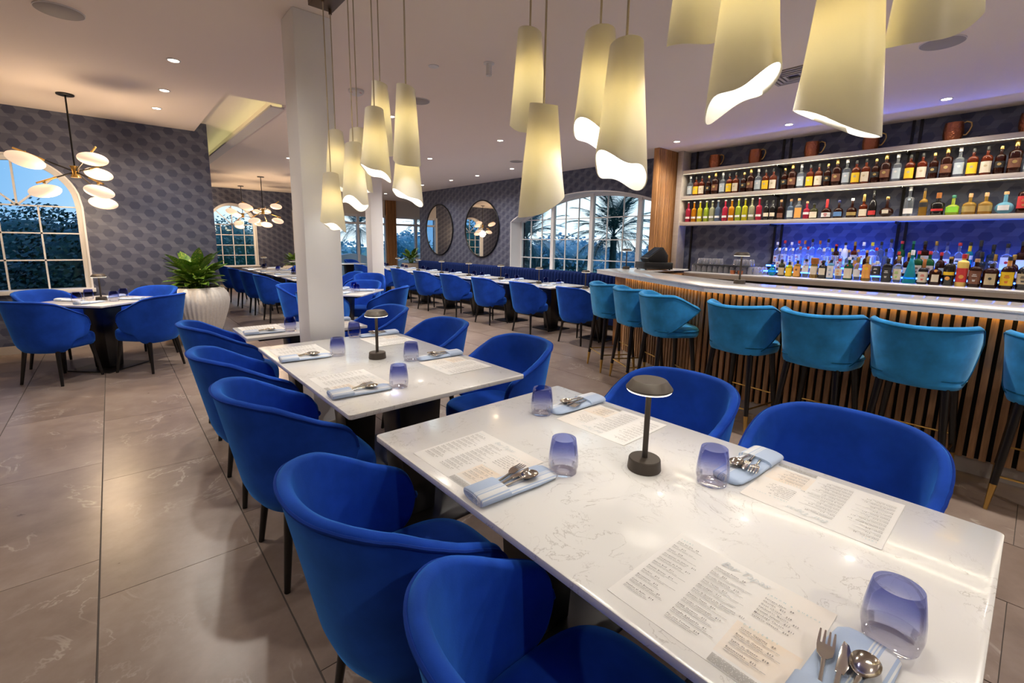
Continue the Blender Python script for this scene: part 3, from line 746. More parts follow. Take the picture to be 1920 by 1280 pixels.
def make_knife():
    t = thing('knife', 'x', 'knife'); MB().tube([(-.055,0,.004),(.0,0,.006)], [.004,.0042], 8).build('handle', M['steel'], t)
    pts = [(0,-.006),(.02,-.010),(.05,-.0105),(.072,-.004),(.078,.004),(.06,.0062),(0,.006)]; MB().prism(pts, .0055, .0072).build('blade', M['steel'], t, bevel=.0006); return t
FK, SP, KN = Proto(make_fork), Proto(make_spoon), Proto(make_knife)
# ---------------------------------------------------------------- menus
def text_mesh(items, name, mat):
    vs, fs = [], []
    for body, x, y, size, sp, sh, bold in items:
        cu = bpy.data.curves.new('t', 'FONT'); cu.body = body; cu.size = size; cu.space_character = sp; cu.shear = sh; cu.resolution_u = 1; cu.offset = bold
        ob = bpy.data.objects.new('t', cu); C.objects.link(ob); dg = bpy.context.evaluated_depsgraph_get(); me = ob.evaluated_get(dg).to_mesh()
        o = len(vs); vs += [(v.co.x+x, v.co.y+y, 0) for v in me.vertices]; fs += [tuple(i+o for i in p.vertices) for p in me.polygons]
        ob.evaluated_get(dg).to_mesh_clear(); bpy.data.objects.remove(ob); bpy.data.curves.remove(cu)
    me = bpy.data.meshes.new(name); me.from_pydata(vs, [], fs); me.materials.append(mat); return me
def make_menu():
    # local frame: x to the reader's right, y up the page; later turned to face each seat
    t = thing('menu_sheet', 'x', 'menu'); w, h = .158, .142
    m = MB(); n = 10; zf = lambda x, y: .0006+.0022*max(0, abs(x)/w-.75)**2*8
    vs = [(x, y, zf(x, y)) for x in [-w+2*w*i/n for i in range(n+1)] for y in (-h, h)]
    vs += [(x, y, z-.0004) for x, y, z in vs]; k = 2*(n+1); fs = []
    for i in range(n): fs += [(2*i,2*i+2,2*i+3,2*i+1),(k+2*i,k+2*i+1,k+2*i+3,k+2*i+2),(2*i,k+2*i,k+2*i+2,2*i+2),(2*i+1,2*i+3,k+2*i+3,k+2*i+1)]
    fs += [(0,1,k+1,k),(2*n,k+2*n,k+2*n+1,2*n+1)]
    m.add(vs, fs).build('paper', M['paper'], t, smooth=60)
    c1 = ['Sopa del Dia','Pato','Dates','Croquetas de Jamon','Croquetas de Pollo','Jamon Roll','Patatas Bravas','Pinchos','Berenjenas','Coles de Bruselas','Gambas al Ajillo']
    c2 = ['Calamares Fritos','Pulpo','Tortilla Espanola','Tuna Tartar','Albondigas','Pollo & Arroz a la Valenciana','Patatas Tapas','Chorizo Cantimpalo','Lamb Skewers','Pescado Rebozado','Pan con Tomate']
    c3 = ['Serrano Ham','Chorizo','Goat Cheese','Salchichon Iberico','Spanish Salami','Manchego Cheese','Valdeon Cheese']
    c4 = ['Crema Catalana','Brazo di Gitano','Tabla de Queso','Bienmesabe']
    it = []; strips = MB()
    def strip(x, y, ln):
        while ln > .004:
            q = min(ln, rnd.uniform(.006, .016)); strips.add([(x,y,0),(x+q,y,0),(x+q,y+.0011,0),(x,y+.0011,0)], [(0,1,2,3)]); x += q+.0012; ln -= q+.0012
    def column(names, x, y, dy, wd, lines, price=True):
        for k, nme in enumerate(names):
            it.append((nme+'   $'+str(8+(k*5) % 11), x, y-k*dy, .0062, 1.12, 0, .00006))
            for q in range(lines): strip(x, y-k*dy-.0042-q*.0034, wd*rnd.uniform(.55, 1))
    column(c1, -.146, .106, .0205, .082, 2); column(c2, -.050, .090, .0195, .086, 2); column(c3, .054, .078, .0105, .03, 0); column(c4, .054, -.032, .0200, .075, 2)
    for k in range(12): strip(.045, -.1215-k*.0017, .105)
    head = [('T A P A S', -.146, .118, .0062, 1.2, 0, 0), ('J A M O N   &   Q U E S O S', .054, .092, .0062, 1.2, 0, 0), ('D E S S E R T S', .054, -.020, .0066, 1.35, 0, 0)]; head2 = [('Bar Tapas', -.048, .108, .026, .92, .35, -.0001)]
    o = link('item_names', text_mesh(it, 'item_names', M['ink']), t, (0,0,.0028)); o2 = link('headings', text_mesh(head, 'headings', M['inkt']), t, (0,0,.0028))
    o3 = strips.build('description_lines', M['inkg'], t, smooth=None); o3.location = (0,0,.0028); o4 = link('script_title', text_mesh(head2, 'script_title', M['inks']), t, (0,0,.0028))
    for q in (o, o2, o3): q['kind'] = 'stuff'
    return t
MN = Proto(make_menu)
def setting(x_edge, yc, side, where, z=TZ, full=True):
    """one place: side=+1 seat on the left of the table (reader faces +X), -1 on the right; yc = centre of the menu"""
    X = lambda d: x_edge+side*d; Y = lambda d: yc+side*d   # d>0 = reader's left
    rz = 0 if side > 0 else math.pi; jit = rnd.uniform(-.03, .03)
    MN.put((X(.178), Y(0), z), rz-math.pi/2+jit*.5, 'printed white paper menu '+where, 'paper menus at the front tables')
    na = rz+R(-4)+jit*.5; NP.put((X(.152), Y(-.205), z), na, 'rolled light blue striped napkin '+where, 'striped napkins at the front tables')
    def on(dx, dy, zz): return (X(.152)+math.cos(na)*dx-math.sin(na)*dy, Y(-.205)+math.sin(na)*dx+math.cos(na)*dy, z+zz)
    FK.put(on(-.005, .026, .019), na+R(14), 'steel fork tucked in the napkin '+where, 'cutlery at the front tables')
    KN.put(on(-.005, .004, .021), na+R(10), 'steel knife tucked in the napkin '+where, 'cutlery at the front tables')
    SP.put(on(.0, -.017, .021), na+R(2), 'steel spoon tucked in the napkin '+where, 'cutlery at the front tables')
    tumbler(X(.325), Y(-.235), 'violet tinted stemless tumbler '+where, 'violet tumblers at the front tables', z)
E0, E1 = .65, 1.59
setting(E0, .325, 1, 'at the near left place of the nearest table')
setting(E0, 1.105, 1, 'at the far left place of the nearest table')
setting(E1, .315, -1, 'at the near right place of the nearest table')
setting(E1, 1.02, -1, 'at the far right place of the nearest table')
setting(E0, 2.16, 1, 'at the near left place of the second table')
setting(E0, 2.94, 1, 'at the far left place of the second table')
setting(E1, 2.10, -1, 'at the near right place of the second table')
setting(E1, 2.93, -1, 'at the far right place of the second table')
setting(.67, 3.98, 1, 'on the left of the short third table', .735)
setting(1.57, 3.80, -1, 'on the right of the short third table', .735)
# simpler places further off: napkin and tumbler
def far_place(cx, cy, dx, dy, where, gr):
    a = math.atan2(-dy, -dx); NP.put((cx+dx*.24-dy*.12, cy+dy*.24+dx*.12, TZ), a, 'pale rolled napkin '+where, 'napkins on the farther tables')
    tumbler(cx+dx*.06-dy*.21, cy+dy*.06+dx*.21, 'small violet tumbler '+where, gr)
s2 = math.sqrt(.5)
for dx, dy, lab in ((-s2,-s2,'front left'),(s2,-s2,'front right'),(-s2,s2,'back left'),(s2,s2,'back right')):
    far_place(LT[0], LT[1], dx, dy, f'on the {lab} side of the corner table by the left window', 'tumblers on the corner table')
    far_place(T4[0], T4[1], dx, dy, f'on the {lab} side of the diagonal table past the near column', 'tumblers on the diagonal table')
for k, y in enumerate(BY):
    far_place(5.62, y, -1, 0, f'on the chair side of the banquette table {ords[k]} from the bar end', 'tumblers on the banquette tables')
    far_place(5.62, y, 1, 0, f'on the seat side of the banquette table {ords[k]} from the bar end', 'tumblers on the banquette tables')
for k, y in enumerate(FY):
    far_place(2.77, y, -1, 0, f'on the left side of the {ords[k]} back room table', 'tumblers in the back dining room')
    far_place(2.77, y, 1, 0, f'on the right side of the {ords[k]} back room table', 'tumblers in the back dining room')

# ================================================================ banquette
bq = thing('banquette', 'long navy blue channel tufted banquette along the mirrored wall', 'banquette', (6.75, 8.5, 0))
y0, y1 = 4.45, 12.35
MB().box(-.48, .38, y0-8.5, y1-8.5, .09, .30).build('base_frame', M['navy'], bq, bevel=.01)
MB().box(-.42, .36, y0-8.5, y1-8.5, 0, .09).build('plinth', M['blackmetal'], bq, smooth=None)
k = 10
for i in range(k):
    a = y0+(y1-y0)*i/k; b_ = y0+(y1-y0)*(i+1)/k; MB().box(-.50, .20, a-8.5+.003, b_-8.5-.003, .30, .465).build('seat_cushion', M['navy'], bq, bevel=.03, seg=3)
MB().box(.235, .39, y0-8.5, y1-8.5, .30, .875).build('back_board', M['navy'], bq, bevel=.01)
pitch = .0878; cm = MB(); rg = []
for z, s_ in ((.44, .6), (.47, .9), (.52, 1), (.82, 1), (.87, .92), (.895, .6), (.90, .2)):
    rg.append([(.22+.10*(1-s_)-.055*s_*math.cos(math.pi*(j/8-.5))+.02*(z<.6)*0, -pitch/2+pitch*j/8, z) for j in range(9)]+[(.26, pitch/2, z), (.26, -pitch/2, z)])
cme = cm.loft(rg).mesh('channel', M['navy'], smooth=50)
for i in range(int((y1-y0)/pitch)): link('channel', cme, bq, (0, y0-8.5+pitch*(i+.5), 0))

# ---------------------------------------------------------------- round mirrors
for yc, lab in ((9.40, 'large round black framed mirror nearer the arched window'), (11.39, 'large round black framed mirror nearer the far end of the room')):
    t = thing('round_mirror', lab, 'mirror', (XW, yc, 1.785), 0, 'round mirrors on the wallpapered wall'); n = 72
    ring = [(-.02, .70*math.cos(2*math.pi*i/n), .70*math.sin(2*math.pi*i/n)) for i in range(n)]
    MB().tube(ring, .016, 10, True).build('frame', M['blackmetal'], t)
    m = MB(); m.loft([[(x, .695*math.cos(2*math.pi*i/n), .695*math.sin(2*math.pi*i/n)) for i in range(n)] for x in (-.001, -.016)]); m.build('mirror_glass', M['mirror'], t, smooth=30)
# ================================================================ bar
ZB = 1.10
SX = 4.06; BEND_Y = 2.02; DIR = Vector((.57, 1)).normalized(); NRM = Vector((DIR.y, -DIR.x))     # NRM points into the bar
LEN = 1.62
bar = thing('slatted_bar', 'long bar front clad in vertical oak slats with an amber light line under the counter', 'bar', (SX, BEND_Y, 0))
YEND = -1.9
end = Vector((0, 0))+DIR*LEN
MB().prism([(.03, YEND-BEND_Y), (.03, .01), (end.x+NRM.x*.03, end.y+NRM.y*.03), (end.x+NRM.x*.35, end.y+NRM.y*.35), (.42, -.1), (.42, YEND-BEND_Y)], .11, ZB-.06).build('backing_panel', M['felt'], bar, smooth=None)
MB().prism([(.035, YEND-BEND_Y), (.035, .01), (end.x+NRM.x*.035, end.y+NRM.y*.035), (end.x+NRM.x*.33, end.y+NRM.y*.33), (.40, -.1), (.40, YEND-BEND_Y)], 0, .11).build('plinth', M['base'], bar, smooth=None)
sl = MB().box(0, .028, -.0165, .0165, .11, ZB-.062).mesh('slat', M['slat'], smooth=None, bevel=.0015, seg=1)
pt = .0545; n = int((BEND_Y-YEND)/pt)
for i in range(n): link('slat', sl, bar, (0, -.02-pt*i, 0))
a = math.atan2(NRM.y, NRM.x); n2 = int(LEN/pt)
for i in range(n2): p = DIR*(.03+pt*i); link('slat', sl, bar, (p.x, p.y, 0), (0,0,a))
p = DIR*LEN
for i in range(6): q = p+NRM*(.03+i*.0545); link('slat', sl, bar, (q.x, q.y, 0), (0,0,a-math.pi/2))
MB().prism([(-.012, YEND-BEND_Y), (-.012, 0), ((end-NRM*.012).x, (end-NRM*.012).y), ((end-NRM*.030).x, (end-NRM*.030).y), (-.030, -.0), (-.030, YEND-BEND_Y)], ZB-.058, ZB-.054).build('light_strip', M['ledwarm'], bar, smooth=None)
top = thing('bar_countertop', 'long pale quartz bar counter, angled at its far end, above the slatted front', 'countertop', (SX, BEND_Y, 0))
o = Vector((-SX, -BEND_Y)); poly = [(3.83, YEND), (3.83, 1.88), (5.05, 4.02), (6.43, 4.02), (6.43, 3.42), (5.32, 3.42), (4.48, 1.72), (4.48, YEND)]
MB().prism([(x+o.x, y+o.y) for x, y in poly], ZB-.018, ZB).build('stone_slab', M['bartop'], top, bevel=.003)
ed = MB(); q = [(3.832, YEND), (3.832, 1.881), (5.052, 4.016), (6.43, 4.016), (6.43, 3.99), (5.066, 3.99), (3.856, 1.874), (3.856, YEND)]
ed.prism([(x+o.x, y+o.y) for x, y in q], ZB-.055, ZB-.018); ed.build('apron_edge', M['bartop'], top, smooth=None)
MB().prism([(x+o.x, y+o.y) for x, y in [(3.87, YEND), (3.87, 1.87), (5.075, 3.985), (5.40, 3.6), (4.46, 1.75), (4.46, YEND)]], ZB-.05, ZB-.019).build('sub_top', M['topedge'], top, smooth=None)
ret = thing('bar_return_cabinet', 'cabinet under the return of the counter beside the oak panel', 'cabinet', (6.0, 3.72, 0)); MB().box(-.6, .42, -.28, .24, 0, ZB-.058).build('body', M['fin'], ret, bevel=.004)

# --- back counter and shelving on the wall
ZK = 1.065
bc = thing('back_bar_cabinet', 'pale back bar counter under the bottles with a light front edge', 'cabinet', (6.75, 1.0, 0))
MB().box(-.40, .38, -2.9, 2.42, 0, ZK-.07).build('body', M['blackmetal'], bc, smooth=None)
MB().box(-.45, .38, -2.9, 2.42, ZK-.025, ZK).build('counter_slab', M['bartop'], bc, bevel=.003)
MB().box(-.447, -.40, -2.9, 2.42, ZK-.07, ZK-.025).build('front_edge', M['shelf'], bc, smooth=None)
for i in range(8): MB().box(-.415, -.40, -2.88+i*.66, -2.88+i*.66+.645, .1, ZK-.09).build('door', M['legs'], bc, bevel=.003)
rs = thing('bottle_riser', 'stepped bottle riser glowing blue behind the lower bottles', 'riser', (6.9, 1.0, ZK))
RY0, RY1 = -2.0, 1.52
MB().box(-.17, -.02, RY0, RY1, 0, .07).build('middle_step', M['blackplastic'], rs, smooth=None); MB().box(-.02, .14, RY0, RY1, 0, .14).build('upper_step', M['blackplastic'], rs, smooth=None)
MB().box(-.176, -.171, RY0, RY1, .045, .06).build('light_line', M['ledblue'], rs, smooth=None); MB().box(-.026, -.021, RY0, RY1, .112, .132).build('light_line', M['ledblue'], rs, smooth=None)
MB().box(.20, .215, .12, RY1, .02, .05).build('light_line', M['ledblue'], rs, smooth=None)
sh = thing('bar_shelving', 'three pale wall shelves with black posts behind the bar', 'shelving', (XW, 1.0, 0))
SH = [1.755, 2.155, 2.545]; ST_ = .055
for k, z in enumerate(SH):
    MB().box(-.22, 0, -2.9, 2.93, z, z+ST_).build('shelf_board', M['shelf'], sh, bevel=.003)
    if k: 
        MB().box(-.207, -.199, -2.9, 2.90, z-.003, z).build('light_strip', M['ledwhite'], sh, smooth=None)
MB().box(-.24, 0, 2.90, 2.99, ZK, ZC).build('side_panel', M['shelf'], sh, bevel=.003)
for y in (2.79, 1.55, 1.46, .19, .12, -1.3):
    MB().box(-.016, -.001, y-.014, y+.014, ZK, ZC).build('post', M['blackmetal'], sh, smooth=None)
for y in (1.55, .19):
    for z in SH: MB().box(-.20, -.001, y-.008, y+.008, z-.03, z).build('bracket', M['blackmetal'], sh, smooth=None)
# oak fin panel at the end of the shelves
fp = thing('oak_fin_panel', 'floor to ceiling oak slat panel between the arched window and the bar shelves', 'wood panel', (6.8, 4.07, 0))
MB().box(-.33, .34, -.022, .04, 0, ZC).build('core_panel', M['fin'], fp, smooth=None); MB().box(-.365, -.33, -.035, .05, 0, ZC).build('end_board', M['fin'], fp, bevel=.003)
s_ = MB().box(-.018, .018, -.02, 0, ZB, ZC).mesh('slat', M['fin'], smooth=None, bevel=.002, seg=1)
for i in range(14): link('slat', s_, fp, (-.305+i*.0465, -.022, 0))
# --- light from the coloured strips behind the bottles
def area(name, loc, rot, sx, sy, col, w, parent=None):
    l = bpy.data.lights.new(name, 'AREA'); l.shape = 'RECTANGLE'; l.size = sx; l.size_y = sy; l.color = col; l.energy = w
    ob = link(name, l, parent, loc, rot); return ob
for k, z in enumerate(SH):
    if k: area('shelf_strip_light', (XW-.19, .6, z-.006), (0, R(22), 0), .02, 6.4, (1., .90, .68), 13)
area('riser_blue_light', (XW-.06, 1.80, ZK+.145), (0, R(203), 0), .03, 1.25, (.02, .11, 1.), 17)
area('riser_blue_light', (XW-.06, .4, ZK+.145), (0, R(203), 0), .03, 1.5, (.02, .11, 1.), 6)
area('step_blue_light', (6.87, .8, ZK+.128), (0, R(-100), 0), .012, 3.2, (.03, .2, 1.), 14)

# ================================================================ bottles
BT = {}
def bottle_meshes(key, spec):
    """spec: radius, body height, shoulder, neck radius, total height, body mat, cap col, cap height, label (z0, z1, mat) , extra"""
    if key in BT: return BT[key]
    r_, hb, shd, nr, H, body, cap, ch, lab = spec['r'], spec['hb'], spec['sh'], spec['nr'], spec['H'], spec['body'], spec['cap'], spec['ch'], spec['lab']
    n = 20; sq = spec.get('sq', 0); fl = spec.get('flat', 1)
    def fn(a, z):
        if not sq: return 1
        return min(1.18, 1/max(abs(math.cos(a)), abs(math.sin(a))))**sq if z < hb else 1
    prof = [(r_*.9,0),(r_,.006)]
    if spec.get('cone'): prof += [(r_*.97,.03),(nr*1.3,H*.72)]
    elif spec.get('round'): prof = [(r_*.45,0)]+[(r_*math.sin(q), r_*.92-r_*.92*math.cos(q)) for q in [.5+.22*i for i in range(10)]]+[(nr*1.1, r_*1.82)]
    else: prof += [(r_,hb*.5),(r_*spec.get('taper',1),hb)]+[(nr+(r_*spec.get('taper',1)-nr)*math.cos(q)**1.1, hb+shd*math.sin(q)) for q in (.35,.7,1.05,1.35)]
    prof += [(nr,max(hb+shd, prof[-1][1]+.004)),(nr,H-ch*.8),(nr*.9,H-ch*.75)]
    out = [('glass_body', MB().lathe(prof, n, fn=fn).mesh('bottle_body', body, smooth=45))]
    cr_ = nr*spec.get('cw', 1.22); out.append(('cap', MB().lathe([(cr_,H-ch),(cr_,H-.004),(cr_*.85,H),(.001,H)], 14).mesh('bottle_cap', cap)))
    if spec.get('collar'): out.append(('neck_wrap', MB().lathe([(nr*1.12,hb+shd*.8),(nr*1.1,H-ch)], 14).mesh('neck_wrap', spec['collar'])))
    if lab:
        z0, z1, lm = lab; m = MB(); w = spec.get('lw', 1.1); rr = spec.get('lr', r_+.0012); rg = []
        for z in (z0, z1):
            rg.append([((rr*(fn(q+math.pi, z) if sq else 1))*math.cos(q+math.pi), (rr*(fn(q+math.pi, z) if sq else 1))*math.sin(q+math.pi), z) for q in [-w+2*w*i/10 for i in range(11)]])
        rg2 = [[(x*.985, y*.985, z) for x, y, z in r0] for r0 in rg]
        m.add([p for r0 in rg for p in r0]+[p for r0 in rg2 for p in r0], [(i,i+1,12+i,11+i) for i in range(10)]+[(22+i,33+i,34+i,23+i) for i in range(10)])
        out.append(('label', m.mesh('bottle_label', lm, smooth=60)))
        if spec.get('mark'):
            mm, zc_, rm = spec['mark']; m = MB(); k = 14; m.loft([[(-rr-.0009-d, rm*math.cos(2*math.pi*i/k), zc_+rm*.9*math.sin(2*math.pi*i/k)) for i in range(k)] for d in (0, .0006)]); out.append(('label_emblem', m.mesh('label_emblem', mm)))
        if spec.get('lines'):
            m = MB(); lc = spec['lines']
            for zz, ww in ((.72, .6), (.60, .8), (.30, .5), (.22, .4)):
                zc_ = z0+(z1-z0)*zz; m.box(-rr-.0016, -rr-.0008, -r_*.5*ww, r_*.5*ww, zc_-.003, zc_+.003)
            out.append(('label_print', m.mesh('label_print', lc, smooth=None)))
    BT[key] = out; return out
BC = {}
def liquid(name, col, tr=None, d=.45):
    if name not in BC: BC[name] = thin_glass('bottle_'+name, tr or tuple(min(1, c*1.3+.05) for c in col), .04, 1.6, d, col)
    return BC[name]
def flat(name, col, rough=.45, metal=0):
    if name not in BC: BC[name] = pbr('bottle_'+name, col, rough, metal)
    return BC[name]
amber = liquid('amber', (.16, .025, .006), (.42, .10, .03), .5); dark = liquid('dark_brown', (.035, .008, .004), (.10, .02, .01), .6); clr = liquid('clear', (.55, .6, .65), (.86, .9, .94), .12)
green = liquid('green', (.01, .11, .04), (.05, .32, .12), .55); black = flat('black_glass', (.008, .007, .007), .08); red_l = liquid('red', (.48, .03, .07), (.8, .12, .16), .55); orange_l = liquid('orange', (.62, .24, .01), (.9, .5, .06), .55)
yellow_l = liquid('yellow', (.62, .56, .03), (.9, .85, .12), .5); lime_l = liquid('lime', (.42, .52, .05), (.75, .85, .2), .45); pale_l = liquid('pale', (.6, .6, .40), (.86, .86, .66), .3); slate_l = liquid('slate', (.12, .17, .26), (.35, .45, .6), .45)
teal_l = liquid('teal', (.02, .30, .36), (.1, .6, .66), .55); gold_l = liquid('gold', (.42, .24, .04), (.75, .5, .12), .45); navy_g = flat('navy_glass', (.01, .014, .06), .08); blue_l = liquid('pale_blue', (.16, .42, .58), (.45, .72, .85), .5); olive = liquid('olive', (.05, .05, .015), (.18, .17, .06), .6); cream_g = flat('cream_bottle', (.70, .66, .58), .4); yel_g = flat('yellow_bottle', (.75, .52, .12), .4); white_g = flat('white_bottle', (.75, .78, .82), .35)
c_blk = flat('black_cap', (.012, .012, .012), .4); c_wht = flat('white_cap', (.75, .75, .76), .4); c_gold = flat('gold_cap', (.62, .42, .13), .3, 1); c_red = flat('red_cap', (.45, .02, .025), .4); c_yel = flat('yellow_cap', (.65, .55, .03), .4); c_cork = flat('cork_cap', (.45, .26, .12), .7); c_nvy = flat('navy_cap', (.015, .02, .10), .4); c_cop = flat('copper_cap', (.60, .24, .08), .35, .8); c_grn = flat('green_cap', (.01, .14, .08), .4)
l_wht = flat('white_label', (.72, .71, .69), .6); l_crm = flat('cream_label', (.68, .60, .46), .6); l_yel = flat('yellow_label', (.80, .52, .015), .6); l_blk = flat('black_label', (.02, .02, .02), .5); l_red = flat('red_label', (.52, .03, .03), .55); l_org = flat('orange_label', (.72, .33, .07), .6); l_blu = flat('blue_label', (.10, .22, .45), .55); l_gld = flat('gold_label', (.55, .40, .15), .4, .5); l_lim = flat('lime_label', (.25, .62, .04), .5); l_gry = flat('grey_label', (.45, .52, .56), .6); l_tan = flat('tan_label', (.50, .40, .24), .6); l_brn = flat('brown_label', (.16, .06, .03), .6)
def S(r_, hb, s_, nr, H, body, cap, ch, lab=None, **k): return dict(r=r_, hb=hb, sh=s_, nr=nr, H=H, body=body, cap=cap, ch=ch, lab=lab, **k)
